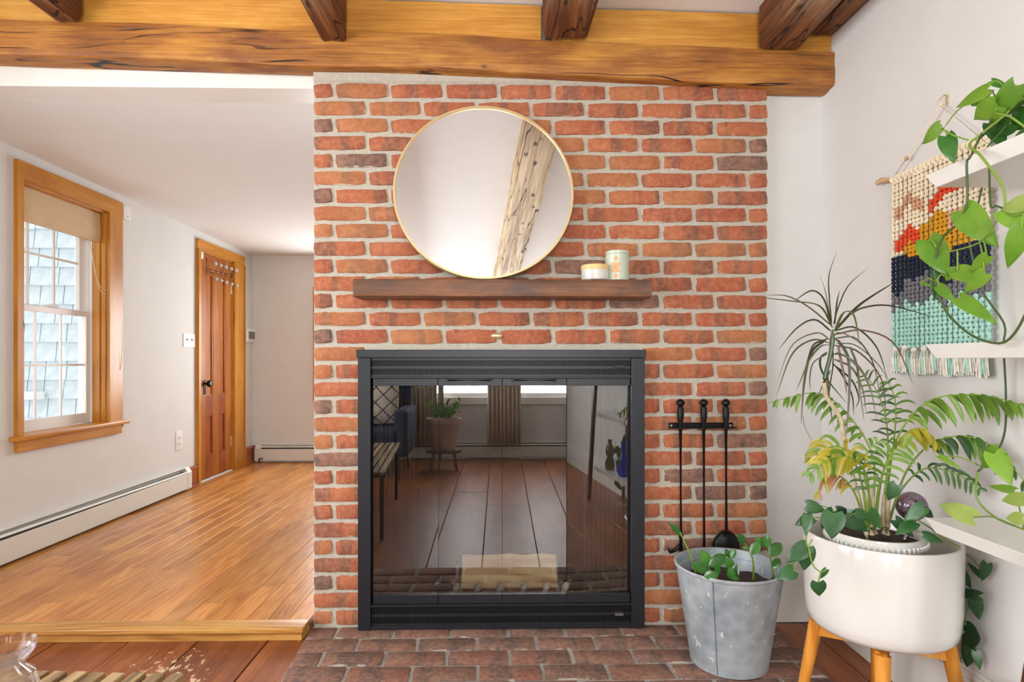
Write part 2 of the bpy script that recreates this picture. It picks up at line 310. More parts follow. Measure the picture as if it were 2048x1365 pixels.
def tube(bm, pts, r, seg=8, cap=True, mi=0):
    pts = [Vector(p) for p in pts]; rs = r if isinstance(r, (list, tuple)) else [r] * len(pts); rings = []
    a = None
    for i, p in enumerate(pts):
        t = (pts[min(i + 1, len(pts) - 1)] - pts[max(i - 1, 0)]).normalized()
        if a is None: a, b = frame_for(t)
        else:
            a = (a - t * a.dot(t)).normalized(); b = t.cross(a)
        rings.append([bm.verts.new(p + (a * math.cos(2 * math.pi * k / seg) + b * math.sin(2 * math.pi * k / seg)) * rs[i]) for k in range(seg)])
    for i in range(len(rings) - 1):
        for k in range(seg):
            bm.faces.new((rings[i][k], rings[i][(k + 1) % seg], rings[i + 1][(k + 1) % seg], rings[i + 1][k])).material_index = mi
    if cap:
        bm.faces.new(rings[0][::-1]).material_index = mi; bm.faces.new(rings[-1]).material_index = mi
def lathe(bm, prof, c=(0, 0, 0), seg=32, mi=0, tiltfn=None):
    """prof: (r,z) list; open profile, closes on the axis when r==0"""
    rings = []
    for r, z in prof:
        if r <= 1e-6: rings.append([bm.verts.new((c[0], c[1], c[2] + z))])
        else: rings.append([bm.verts.new((c[0] + r * math.cos(2 * math.pi * k / seg), c[1] + r * math.sin(2 * math.pi * k / seg), c[2] + z)) for k in range(seg)])
    for i in range(len(rings) - 1):
        A, B = rings[i], rings[i + 1]
        for k in range(seg):
            k2 = (k + 1) % seg
            if len(A) == 1 and len(B) == 1: continue
            if len(A) == 1: f = bm.faces.new((A[0], B[k], B[k2])) if False else bm.faces.new((A[0], B[k2], B[k]))
            elif len(B) == 1: f = bm.faces.new((A[k], A[k2], B[0]))
            else: f = bm.faces.new((A[k], A[k2], B[k2], B[k]))
            f.material_index = mi
def ball(bm, c, r, sc=(1, 1, 1), u=12, v=8, mi=0):
    m = Matrix.Translation(Vector(c)) @ Matrix.Diagonal((r * sc[0], r * sc[1], r * sc[2], 1))
    g = bmesh.ops.create_uvsphere(bm, u_segments=u, v_segments=v, radius=1, matrix=m)
    for vv in g['verts']:
        for f in vv.link_faces: f.material_index = mi
    return g['verts']
def bez(pts, n=12):
    """Catmull-Rom through points"""
    P = [Vector(p) for p in pts]
    if len(P) == 2: return [P[0].lerp(P[1], i / n) for i in range(n + 1)]
    Q = [P[0] * 2 - P[1]] + P + [P[-1] * 2 - P[-2]]; out = []; m = len(P) - 1
    for j in range(n + 1):
        t = j / n * m; i = min(int(t), m - 1); u = t - i; a, b, c, d = Q[i:i + 4]
        out.append(.5 * ((2 * b) + (c - a) * u + (2 * a - 5 * b + 4 * c - d) * u * u + (3 * b - a - 3 * c + d) * u ** 3))
    return out
def timber(bm, A, B, w, h, n=40, k=5, amp=.006, rnd=.012, seed=0, fr=9.0, wave=0.0):
    """hewn timber: rounded rectangle swept from A to B, w across, h up, uneven surface"""
    A = Vector(A); B = Vector(B); t = (B - A).normalized(); side = t.cross(Vector((0, 0, 1))).normalized(); up = side.cross(t).normalized()
    loop = []
    for (sx, sy, a0) in ((1, 1, 0), (-1, 1, 90), (-1, -1, 180), (1, -1, 270)):
        for j in range(3):
            a = rad(a0 + 45 * j); loop.append((sx * (w / 2 - rnd) + rnd * math.cos(a), sy * (h / 2 - rnd) + rnd * math.sin(a)))
    full = []
    for i in range(len(loop)):
        p, q = loop[i], loop[(i + 1) % len(loop)]; full.append(p)
        if math.hypot(q[0] - p[0], q[1] - p[1]) > rnd * 1.6:
            for j in range(1, k): full.append((p[0] + (q[0] - p[0]) * j / k, p[1] + (q[1] - p[1]) * j / k))
    rings = []
    for i in range(n + 1):
        c = A.lerp(B, i / n); ring = []
        wv = up * wave * mnoise.noise(Vector((i / n * 4 + seed, 3.3, seed)))
        for (x, y) in full:
            p = c + side * x + up * y; d = Vector((x, y, 0)).normalized()
            q = Vector((x * 3, y * 3, (i / n) * (B - A).length)) * fr * .33 + Vector((seed * 7.1, 0, 0))
            a = mnoise.noise(Vector((q.x * 3, q.y * 3, q.z * .7))) * amp
            ring.append(bm.verts.new(p + (side * d.x + up * d.y) * a + wv))
        rings.append(ring)
    m = len(full)
    for i in range(n):
        for j in range(m): bm.faces.new((rings[i][j], rings[i][(j + 1) % m], rings[i + 1][(j + 1) % m], rings[i + 1][j]))
    bm.faces.new(rings[0][::-1]); bm.faces.new(rings[-1])
def blade(bm, pts, wid, nrm, fold=.25, mi=0, droop=0):
    """ribbon leaf along pts, width function wid(t), V folded"""
    n = len(pts) - 1; L = []
    for i, p in enumerate(pts):
        t = (pts[min(i + 1, n)] - pts[max(i - 1, 0)]); t = t.normalized() if t.length > 1e-9 else Vector((0, 0, 1))
        s = t.cross(nrm)
        s = s.normalized() if s.length > 1e-4 else Vector((1, 0, 0)); u = s.cross(t)
        ww = wid(i / n) / 2
        L.append((bm.verts.new(p - s * ww + u * ww * fold), bm.verts.new(p), bm.verts.new(p + s * ww + u * ww * fold)))
    for i in range(n):
        a, b = L[i], L[i + 1]
        bm.faces.new((a[0], a[1], b[1], b[0])).material_index = mi; bm.faces.new((a[1], a[2], b[2], b[1])).material_index = mi
def heart(bm, base, tip, width, nrm, curl=.12, cord=1.0, n=9, fold=.18, ripple=.0):
    """heart shaped leaf blade from base (petiole point) to tip, with width, facing nrm"""
    base = Vector(base); tip = Vector(tip); L = (tip - base).length; t = (tip - base).normalized(); s = t.cross(nrm).normalized(); u = s.cross(t).normalized()
    if u.dot(nrm) < 0: u = -u
    rows = []
    for i in range(n + 1):
        a = i / n; wv = (math.sin(math.pi * min(1, a * .93 + .07) ** .62) ** .85) if a < 1 else 0
        wv = max(0.0, wv) * (1 - a * .18)
        row = []
        for j in range(-3, 4):
            q = j / 3; back = -cord * .16 * L * (abs(q) ** 1.0) * max(0, 1 - a * 2.4) * (1.0 if abs(q) > .1 else 0)
            x = q * wv * width / 2; y = a * L + back
            z = fold * abs(x) * (1 if fold > 0 else 1) - curl * L * (a * a) - .5 * abs(q) ** 2 * width * .12 + ripple * math.sin(a * 9 + j) * width
            row.append(bm.verts.new(base + t * y + s * x + u * z))
        rows.append(row)
    for i in range(n):
        for j in range(6): bm.faces.new((rows[i][j], rows[i][j + 1], rows[i + 1][j + 1], rows[i + 1][j]))
    bmesh.ops.remove_doubles(bm, verts=list(bm.verts), dist=1e-5)
# ------------------------------------------------------------------ object helpers
def mk(name, bm, m, parent=None, smooth=True, ang=35, label=None, origin=None, kind=None):
    bmesh.ops.recalc_face_normals(bm, faces=list(bm.faces))
    off = Vector((0, 0, 0))
    if parent is not None: off = Vector(parent['_org']) if '_org' in parent else Vector((0, 0, 0))
    elif origin is not None: off = Vector(origin)
    loc = Vector((0, 0, 0)) if parent is not None else off
    if parent is not None and origin is not None: loc = Vector(origin) - off; off = Vector(origin)
    bmesh.ops.translate(bm, verts=list(bm.verts), vec=-off)
    me = bpy.data.meshes.new(name); bm.to_mesh(me); bm.free()
    for x in (m if isinstance(m, list) else [m]): me.materials.append(M[x] if isinstance(x, str) else x)
    if smooth:
        me.polygons.foreach_set('use_smooth', [True] * len(me.polygons)); me.set_sharp_from_angle(angle=rad(ang))
    o = bpy.data.objects.new(name, me); C.objects.link(o); o.location = loc; o['_org'] = tuple(off)
    if parent is not None: o.parent = parent
    if label: o['label'] = label
    if kind: o['kind'] = kind
    return o
def tag(o, label, cat, group=None):
    o['label'] = label; o['category'] = cat
    if group: o['group'] = group
    return o
def thing(name, loc, label, cat, group=None):
    o = bpy.data.objects.new(name, None); C.objects.link(o); o.location = loc; o['_org'] = tuple(loc); o.empty_display_size = .05
    return tag(o, label, cat, group)
def struct(name, bm, m, parent=None, **k):
    o = mk(name, bm, m, parent, **k)
    if parent is None: o['kind'] = 'structure'
    return o
# ================================================================== STRUCTURE
XL, XR, YB, YF, YW, YBACK = -2.445, 1.30, 2.36, 6.0, 2.41, -1.80
UP = .05                                  # raised oak floor
def cz(r): return CZ + r
def slab_holes(bm, axis, t0, t1, a0, a1, z0, z1, holes):
    """wall slab between t0..t1 on its thin axis, a0..a1 along, with rectangular holes (a,b,zc,zd)"""
    As = sorted({a0, a1} | {h[0] for h in holes} | {h[1] for h in holes}); Zs = sorted({z0, z1} | {h[2] for h in holes} | {h[3] for h in holes})
    for i in range(len(As) - 1):
        for j in range(len(Zs) - 1):
            am, zm = (As[i] + As[i + 1]) / 2, (Zs[j] + Zs[j + 1]) / 2
            if any(h[0] < am < h[1] and h[2] < zm < h[3] for h in holes): continue
            if axis == 'x': box(bm, t0, t1, As[i], As[i + 1], Zs[j], Zs[j + 1])
            else: box(bm, As[i], As[i + 1], t0, t1, Zs[j], Zs[j + 1])
    bmesh.ops.remove_doubles(bm, verts=list(bm.verts), dist=1e-5)
W1 = (3.115, 3.79, cz(-.385), cz(.925)); D1 = (4.94, 5.56, UP, cz(.905)); W4 = (-.95, 1.65, .63, 2.1)
bm = nb(); slab_holes(bm, 'x', XL - .17, XL, YBACK - .2, YF + .2, -.1, 2.7, [W1, D1, W4]); struct('wall_left', bm, 'wall_left', smooth=False)
bm = nb(); slab_holes(bm, 'y', YF, YF + .15, XL, XR, 0, 2.4, [(-1.80, -.6, .72, 1.72)]); struct('wall_far', bm, 'wall_left', smooth=False)
WB = [(-.70, -.08, .66, 2.15), (.15, .77, .66, 2.15)]
bm = nb(); slab_holes(bm, 'y', YBACK - .15, YBACK, XL, XR, 0, 2.6, WB); struct('wall_behind', bm, 'wall_left', smooth=False)
bm = nb(); box(bm, XR, XR + .14, YBACK - .2, YF + .2, -.1, 2.9); struct('wall_right', bm, 'wall', smooth=False)
bm = nb(); box(bm, 1.0, XR, YW, YW + .14, 0, 2.6); box(bm, -.74, 1.0, YW + .001, YW + .14, 2.16, 2.6); struct('wall_back', bm, 'wall', smooth=False)
bm = nb(); box(bm, XL, -.74, YW, YW + .14, cz(1.083), 2.66); struct('wall_header', bm, 'white_gloss', smooth=False)
bm = nb(); box(bm, -.70, -.60, YW, 3.05, 0, 2.2); box(bm, -.60, XR, 2.95, 3.05, 0, 2.2); struct('wall_chimney_side', bm, 'wall', smooth=False)
# ceilings
def cz_l(x): return cz(1.385 - .021 * x)
bm = nb(); hexa(bm, [(XL - .1, YBACK - .1, cz_l(XL)), (XL - .1, YBACK - .1, 2.8), (XL - .1, YW, cz_l(XL)), (XL - .1, YW, 2.8), (XR + .1, YBACK - .1, cz_l(XR)), (XR + .1, YBACK - .1, 2.8), (XR + .1, YW, cz_l(XR)), (XR + .1, YW, 2.8)])
struct('ceiling', bm, 'ceil', smooth=False)
bm = nb(); hexa(bm, [(XL - .1, YW + .005, cz(1.084)), (XL - .1, YW + .005, 2.3), (XL - .1, YF + .1, cz(1.041)), (XL - .1, YF + .1, 2.3), (XR + .1, YW + .145, cz(1.084)), (XR + .1, YW + .145, 2.3), (XR + .1, YF + .1, cz(1.041)), (XR + .1, YF + .1, 2.3)])
struct('ceiling_side_room', bm, 'ceil_side', smooth=False)
# ---- lower floor: wide worn pine boards, built one by one
bm = nb(); box(bm, XL - .1, XR + .1, YBACK - .1, YW + .1, -.12, -.024); lowfl = struct('floor', bm, 'dark_gap', smooth=False)
def plank(parent, x0, x1, y0, y1, z0, z1, m, b=.0012, name='plank'):
    bm = nb(); box(bm, x0, x1, y0, y1, z0, z1, b)
    return mk(name, bm, m, parent, origin=((x0 + x1) / 2, (y0 + y1) / 2, z1), smooth=False)
xe = [-2.445, -2.17, -1.90, -1.655, -1.385, -1.13, -.87]
x = -.87
while x < XR - .3: x += R.choice((.24, .27, .29)); xe.append(x)
xe.append(XR)
for i in range(len(xe) - 1):
    ys = [YBACK, R.uniform(-.6, .9), YW - .02]
    if i % 3 == 1: ys = [YBACK, YW - .02]
    for j in range(len(ys) - 1):
        plank(lowfl, xe[i] + .0018, xe[i + 1] - .0018, ys[j] + .001, ys[j + 1] - .001, -.03, R.uniform(-.001, .001), 'oldpine', .002)
# ---- raised oak strip floor
bm = nb(); box(bm, XL - .1, -.74, 2.346, YF + .1, -.1, UP - .016); box(bm, -.70, XR + .1, 3.05, YF + .1, -.1, UP - .002); oakfl = struct('floor_side_room', bm, 'base_wood', smooth=False)
nx = 21; pw = (-.735 - XL) / nx
for i in range(nx):
    y = 2.345 - R.uniform(0, .5); x0 = XL + i * pw
    while y < YF:
        L = R.uniform(.45, 1.25); a, b_ = max(y, 2.345), min(y + L, YF)
        if b_ - a > .02: plank(oakfl, x0 + .0006, x0 + pw - .0006, a + .0006, b_ - .0006, UP - .015, UP + R.uniform(-.0004, .0004), 'oak', .0008)
        y += L
# step nosing
bm = nb(); box(bm, XL, -.735, 2.262, 2.344, UP - .019, UP + .002, .006, 3); t1 = struct('trim_1', bm, 'oak_x')
bm = nb(); hexa(bm, [(XL, 2.275, .001), (XL, 2.275, UP - .02), (XL, 2.34, .001), (XL, 2.34, UP - .02), (-.745, 2.275, .001), (-.745, 2.275, UP - .02), (-.735, 2.34, .001), (-.735, 2.34, UP - .02)]); mk('riser_strip', bm, 'oak_x', t1, smooth=False)
# ================================================================== BRICK CHIMNEY BREAST
def brick_mesh(name, L, H, m, seed, D=.045, deep=False):
    r = random.Random(seed); n = []
    per = []
    cr = .006
    def edge(p, q, k):
        for j in range(k):
            t = j / k; per.append((p[0] + (q[0] - p[0]) * t + r.uniform(-1, 1) * .0014, p[1] + (q[1] - p[1]) * t + r.uniform(-1, 1) * .0016))
    l, h = L / 2, H / 2; kk = 6 if L > .12 else 3
    edge((-l + cr, -h), (l - cr, -h), kk); edge((l, -h + cr), (l, h - cr), 2); edge((l - cr, h), (-l + cr, h), kk); edge((-l, h - cr), (-l, -h + cr), 2)
    bm = nb(); rings = []
    for (s, y) in ((1, D), (1, .003), (.0, 0)):
        ring = []
        for (x_, z_) in per:
            if s: ring.append(bm.verts.new((x_, y + (r.uniform(-.0008, .0008) if y < .01 else 0), z_)))
            else:
                ring.append(bm.verts.new((x_ - math.copysign(min(abs(x_), .004), x_), r.uniform(-.0006, .0008), z_ - math.copysign(.004, z_))))
        rings.append(ring)
    k = len(per)
    for a, b_ in ((0, 1), (1, 2)):
        for j in range(k): bm.faces.new((rings[a][j], rings[a][(j + 1) % k], rings[b_][(j + 1) % k], rings[b_][j]))
    bm.faces.new(rings[2]); bm.faces.new(rings[0][::-1])
    bmesh.ops.recalc_face_normals(bm, faces=list(bm.faces)); me = bpy.data.meshes.new(name); bm.to_mesh(me); bm.free(); me.materials.append(M[m])
    me.polygons.foreach_set('use_smooth', [True] * len(me.polygons)); me.set_sharp_from_angle(angle=rad(50)); return me
XB0 = PY(627, 700, YB).x; XB1 = PY(1535, 700, YB).x
HJ = .0150; PIT = (XB1 - XB0 + HJ) / 8.4          # pitch of a full brick with its joint
BL, BH = PIT - HJ, .0548; HL = XB1 - XB0 - 8 * PIT
BM = {c: [brick_mesh('brick', BL, BH, 'b_' + c, 10 * k + i) for i in range(5)] for k, c in enumerate(('red', 'dark', 'tan'))}
HM = {c: [brick_mesh('brick', HL, BH, 'h_' + c, 50 + 10 * k + i) for i in range(3)] for k, c in enumerate(('red', 'dark', 'tan'))}
FX0, FX1, FZ = PY(731, 700, YB).x, PY(1276, 700, YB).x, PY(1000, 704, YB).z    # opening
bm = nb(); ym0, ym1 = YB + .0075, YW - .001
zt0, zt1 = PY(627, 140, YB).z, PY(1536, 163, YB).z
for (a, b_, z0, lo) in ((XB0, FX0, 0, 0), (FX1, XB1, 0, 0), (FX0, FX1, FZ, 0)):
    za = zt0 + (zt1 - zt0) * (a - XB0) / (XB1 - XB0); zb = zt0 + (zt1 - zt0) * (b_ - XB0) / (XB1 - XB0)
    hexa(bm, [(a, ym0, z0), (a, ym0, za), (a, ym1, z0), (a, ym1, za), (b_, ym0, z0), (b_, ym0, zb), (b_, ym1, z0), (b_, ym1, zb)])
wallbrick = struct('wall_brick', bm, 'mortar', smooth=False)
# smeared top joint
bm = nb(); n = 60
tp = []
for i in range(n + 1):
    x_ = XB0 + (XB1 - XB0) * i / n; zt = zt0 + (zt1 - zt0) * i / n; tp.append((x_, zt))
rows_ = []
for (x_, zt) in tp:
    zb = 2.139 + .004 * mnoise.noise(Vector((x_ * 25, 0, 0)))
    rows_.append([bm.verts.new(p) for p in ((x_, YB + .0075, zb - .002), (x_, YB - .001, zb + .006), (x_, YB - .002 + .002 * mnoise.noise(Vector((x_ * 12, 5, 0))), zt), (x_, YB + .02, zt))])
for i in range(n):
    for j in range(3): bm.faces.new((rows_[i][j], rows_[i + 1][j], rows_[i + 1][j + 1], rows_[i][j + 1]))
mk('mortar_cap', bm, 'mortar', wallbrick)
Z0b, Z1b, NR = cz((HY - 1234) * YB / F), cz((HY - 183) * YB / F), 31
dark = {(2, 0), (6, 0), (4, 1), (4, 8), (3, 8), (12, 6), (14, 0), (18, 0), (20, 8), (21, 0), (23, 7), (23, 8), (15, 8), (17, 8), (26, 8), (28, 0), (11, 5), (26, 7), (27, 8), (10, 5), (22, 7)}
tan_ = {(1, 0), (2, 1), (5, 0), (5, 5), (4, 6), (8, 0), (7, 1), (13, 0), (16, 0), (1, 1), (0, 1), (9, 7), (4, 5), (5, 4), (6, 5), (7, 0), (19, 0), (24, 8)}
for r in range(NR):
    z = Z1b + (Z0b - Z1b) * r / (NR - 1)
    half_first = (r % 2 == 0); x = XB0; i = 0
    for i in range(9):
        full = not ((half_first and i == 0) or (not half_first and i == 8)); L = BL if full else HL
        c = 'dark' if (r, i) in dark else ('tan' if (r, i) in tan_ or R.random() < .12 else 'red')
        if c == 'red' and r > 13 and R.random() < .03: c = 'dark'
        a, b_ = x, x + L; x = b_ + HJ; sx = 1.0
        if z < FZ + .01 :
            if a > FX0 - .005 and b_ < FX1 + .005: continue
            if a < FX0 < b_: b_ = FX0
            if a < FX1 < b_: a = FX1
            if b_ - a < .012: continue
            if a >= FX0 - .001 and b_ <= FX1 + .001: continue
        me = (BM if full else HM)[c]; me = me[R.randrange(len(me))]
        o = bpy.data.objects.new('brick', me); C.objects.link(o); o.parent = wallbrick
        o.location = ((a + b_) / 2, YB + R.uniform(-.0018, .0015), z + R.uniform(-.0012, .0012)); o.rotation_euler = (R.uniform(-.008, .008), R.uniform(-.006, .006), 0)
        o.scale = ((b_ - a) / L, 1, R.uniform(.96, 1.03))
# ---- hearth
HZ = .012
def hx_left(Y): a, b_ = PZ(620, 1258, HZ), PZ(565, 1356, HZ); return a.x + (b_.x - a.x) * (Y - a.y) / (b_.y - a.y)
def hx_right(Y): a, b_ = PZ(1556, 1255, HZ), PZ(1636, 1332, HZ); return a.x + (b_.x - a.x) * (Y - a.y) / (b_.y - a.y)
YH = 1.66
bm = nb(); hexa(bm, [(hx_left(YH), YH, -.02), (hx_left(YH), YH, HZ - .006), (hx_left(YB), YB + .02, -.02), (hx_left(YB), YB + .02, HZ - .006), (hx_right(YH), YH, -.02), (hx_right(YH), YH, HZ - .006), (hx_right(YB), YB + .02, -.02), (hx_right(YB), YB + .02, HZ - .006)])
hearth = struct('floor_hearth', bm, 'mortar2', smooth=False)
yy = [YB + .003, PZ(1000, 1274, HZ).y, PZ(1000, 1300, HZ).y, PZ(1000, 1329.5, HZ).y, PZ(1000, 1361.5, HZ).y]
while yy[-1] > YH + .05: yy.append(yy[-1] - .1035)
ph = [(215, 105, 1264), (295, 165, 1287), (160, 215, 1314), (250, 280, 1346)]
PH = .2185
for r in range(len(yy) - 1):
    y1, y0 = yy[r] - .006, yy[r + 1] + .006
    zx, zy, py = ph[r] if r < 4 else ph[r - 2 if r - 2 < 4 else 2]
    j0 = PZ(560 + zx / 1.896, py, HZ).x if r < 4 else (PZ(560 + ph[2 + r % 2][0] / 1.896, ph[2 + r % 2][2], HZ).x + .01)
    k = -3
    while True:
        a, b_ = j0 + k * PH + .006, j0 + (k + 1) * PH - .006; k += 1
        if a > hx_right((y0 + y1) / 2): break
        if b_ < hx_left((y0 + y1) / 2) + .02: continue
        al0, al1 = max(a, hx_left(y0) + .003), max(a, hx_left(y1) + .003); bl0, bl1 = min(b_, hx_right(y0) - .003), min(b_, hx_right(y1) - .003)
        if bl0 - al0 < .015 or bl1 - al1 < .01: continue
        j = lambda s=.0018: R.uniform(-s, s)
        bm = nb(); zt = HZ + R.uniform(-.001, .0015)
        q = [(al0 + j(), y0 + j()), (bl0 + j(), y0 + j()), (bl1 + j(), y1 + j()), (al1 + j(), y1 + j())]
        per = []
        for e in range(4):
            p0, p1 = q[e], q[(e + 1) % 4]; n = 4 if e % 2 == 0 else 2
            for t in range(n): u = (t + (.06 if t == 0 else 0)) / n; per.append((p0[0] + (p1[0] - p0[0]) * u + j(.0012), p0[1] + (p1[1] - p0[1]) * u + j(.0012)))
        ccx, ccy = sum(p[0] for p in per) / len(per), sum(p[1] for p in per) / len(per)
        A_ = [bm.verts.new((p[0], p[1], -.01)) for p in per]; B_ = [bm.verts.new((p[0], p[1], zt - .002)) for p in per]
        C_ = [bm.verts.new((p[0] + (.003 if p[0] < ccx else -.003), p[1] + (.003 if p[1] < ccy else -.003), zt)) for p in per]
        for U, V in ((A_, B_), (B_, C_)):
            for t in range(len(per)): bm.faces.new((U[t], U[(t + 1) % len(per)], V[(t + 1) % len(per)], V[t]))
        bm.faces.new(C_)
        mk('brick', bm, 'hearth', hearth, origin=(ccx, ccy, zt), ang=50)
# ================================================================== BEAM, BLOCKING, JOISTS
YBM = 2.31
zl, zr = cz(1.172 + .0), cz(1.082)
def zb(x): return cz(1.160) + (cz(1.076) - cz(1.160)) * (x + 1.97) / 3.0
bh = .137
bm = nb(); timber(bm, (XL, YBM + .05, zb(XL) + bh / 2), (XR, YBM + .05, zb(XR) + bh / 2), .10, bh, n=110, k=5, amp=.007, rnd=.011, seed=3, wave=.010)
b = mk('timber_beam', bm, 'beam', origin=(XL, YBM + .05, zb(XL))); tag(b, 'long rough-hewn golden timber beam across the top of the brick wall', 'beam')
bl = [((0, -30), (130, 40), 'golden blocking board at far left above the beam, left of the first joist'), ((131, -30), (662, 58), 'longest golden blocking board, above the beam between the first and second joists'),
      ((663, 5), (1082, 80), 'golden blocking board with a clean sawn end, above the beam over the mirror'), ((1105, 20), (1560, 92), 'golden blocking board above the beam between the third and fourth joists'),
      ((1561, 30), (1682, 94), 'short blocking board above the beam, right of the fourth joist')]
for k, ((xa, ya), (xb, yb), lb) in enumerate(bl):
    p0, p1 = PY(xa, ya, 2.335), PY(xb, yb, 2.335); x0, x1 = p0.x, min(p1.x, XR - .002)
    if k == 0: x0 = XL + .002
    bm = nb(); z_t0, z_t1 = cz_l(x0) - .002, cz_l(x1) - .002
    nseg = 16; rows = []
    for i in range(nseg + 1):
        xx = x0 + (x1 - x0) * i / nseg; a = zb(xx) + bh - .012; t_ = min(z_t0 + (z_t1 - z_t0) * i / nseg, 2.6) - .004 * (1 + mnoise.noise(Vector((xx * 9, k, 0))))
        yo = 2.333 + (.004 if k != 2 else -.006) + .002 * mnoise.noise(Vector((xx * 4, k, 3)))
        rows.append([bm.verts.new(p) for p in ((xx, yo, a), (xx, yo, t_), (xx, 2.405, t_), (xx, 2.405, a))])
    for i in range(nseg):
        for j in range(4): bm.faces.new((rows[i][j], rows[i][(j + 1) % 4], rows[i + 1][(j + 1) % 4], rows[i + 1][j]))
    bm.faces.new(rows[0][::-1]); bm.faces.new(rows[-1])
    o = mk('blocking_board', bm, 'board', origin=(x0, 2.37, zb(x0) + bh), smooth=False); tag(o, lb, 'board', 'blocking boards above the beam')
jl = [(106, 160, 44, 'dark hewn ceiling joist at the far left'), (640, 692, 79, 'dark hewn ceiling joist left of the mirror, ending above the brick corner'),
      (1086, 1177, 75, 'wide dark hewn ceiling joist right of the mirror'), (1519, 1598, 97, 'dark hewn ceiling joist above the right edge of the bricks')]
for k, (xa, xb, y, lb) in enumerate(jl):
    p0, p1 = PY(xa, y, 2.30), PY(xb, y, 2.30); w_ = p1.x - p0.x; xc = (p0.x + p1.x) / 2; h_ = cz_l(xc) - p0.z + .02
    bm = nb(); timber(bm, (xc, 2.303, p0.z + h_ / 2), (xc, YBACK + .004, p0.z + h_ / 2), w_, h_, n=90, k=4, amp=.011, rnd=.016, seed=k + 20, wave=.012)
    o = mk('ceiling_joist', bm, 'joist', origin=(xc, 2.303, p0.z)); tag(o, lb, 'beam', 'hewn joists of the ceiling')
p0 = PY(1668, 74, 2.32); h_ = cz_l(1.25) - p0.z + .02
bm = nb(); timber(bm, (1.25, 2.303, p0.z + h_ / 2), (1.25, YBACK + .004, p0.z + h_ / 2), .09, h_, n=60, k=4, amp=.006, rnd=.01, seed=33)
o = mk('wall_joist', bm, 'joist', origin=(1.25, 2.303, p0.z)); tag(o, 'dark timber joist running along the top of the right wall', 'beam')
# extra low joists behind the camera are not seen; baseboards
bm = nb()
def base_prof(bm, pts): pass
x0, x1 = XB1 + .002, XR
zB = .205
box(bm, x0, x1, YW - .016, YW - .001, 0.001, zB - .03); box(bm, x0, x1, YW - .013, YW - .001, zB - .03, zB - .012, .003, 2); box(bm, x0, x1, YW - .008, YW - .001, zB - .012, zB, .003, 2)
struct('baseboard_back', bm, 'white_gloss')
bm = nb(); box(bm, XR - .016, XR - .001, YBACK, YW - .02, 0.001, zB - .03); box(bm, XR - .013, XR - .001, YBACK, YW - .02, zB - .03, zB - .012, .003, 2); box(bm, XR - .008, XR - .001, YBACK, YW - .02, zB - .012, zB, .003, 2)
struct('baseboard_right', bm, 'white_gloss')
# ================================================================== LEFT WINDOW (window_1)
w1 = bpy.data.objects.new('window_1', None); C.objects.link(w1); w1.location = (XL, 3.45, W1[2]); w1['_org'] = tuple(w1.location); w1['kind'] = 'structure'
y0, y1, z0, z1 = W1; cw = .083
yo0, yo1 = PX(27, 600, XL).y, PX(239, 600, XL).y
zt = cz(1.016)
bm = nb(); hexa(bm, [(XL + a, y, z) for a in (0, .022) for (y, z) in ((yo0, z0), (yo0, zt), (y0, z0), (y0, z1))]); mk('casing', bm, 'pine', w1, smooth=False)
bm = nb(); hexa(bm, [(XL + a, y, z) for a in (0, .022) for (y, z) in ((y1, z0), (y1, z1), (yo1, z0), (yo1, zt))]); mk('casing', bm, 'pine', w1, smooth=False)
bm = nb(); hexa(bm, [(XL + a, y, z) for a in (0, .022) for (y, z) in ((y0, z1), (yo0, zt), (y1, z1), (yo1, zt))]); mk('casing', bm, 'pine_y', w1, smooth=False)
bm = nb(); box(bm, XL - .10, XL + .05, yo0 - .03, yo1 + .03, z0 - .02, z0 + .004, .006, 2); mk('stool', bm, 'pine_y', w1)
bm = nb(); box(bm, XL, XL + .024, yo0 - .0, yo1 - .01, cz(-.463), z0 - .021, .003, 1); mk('apron', bm, 'pine_y', w1)
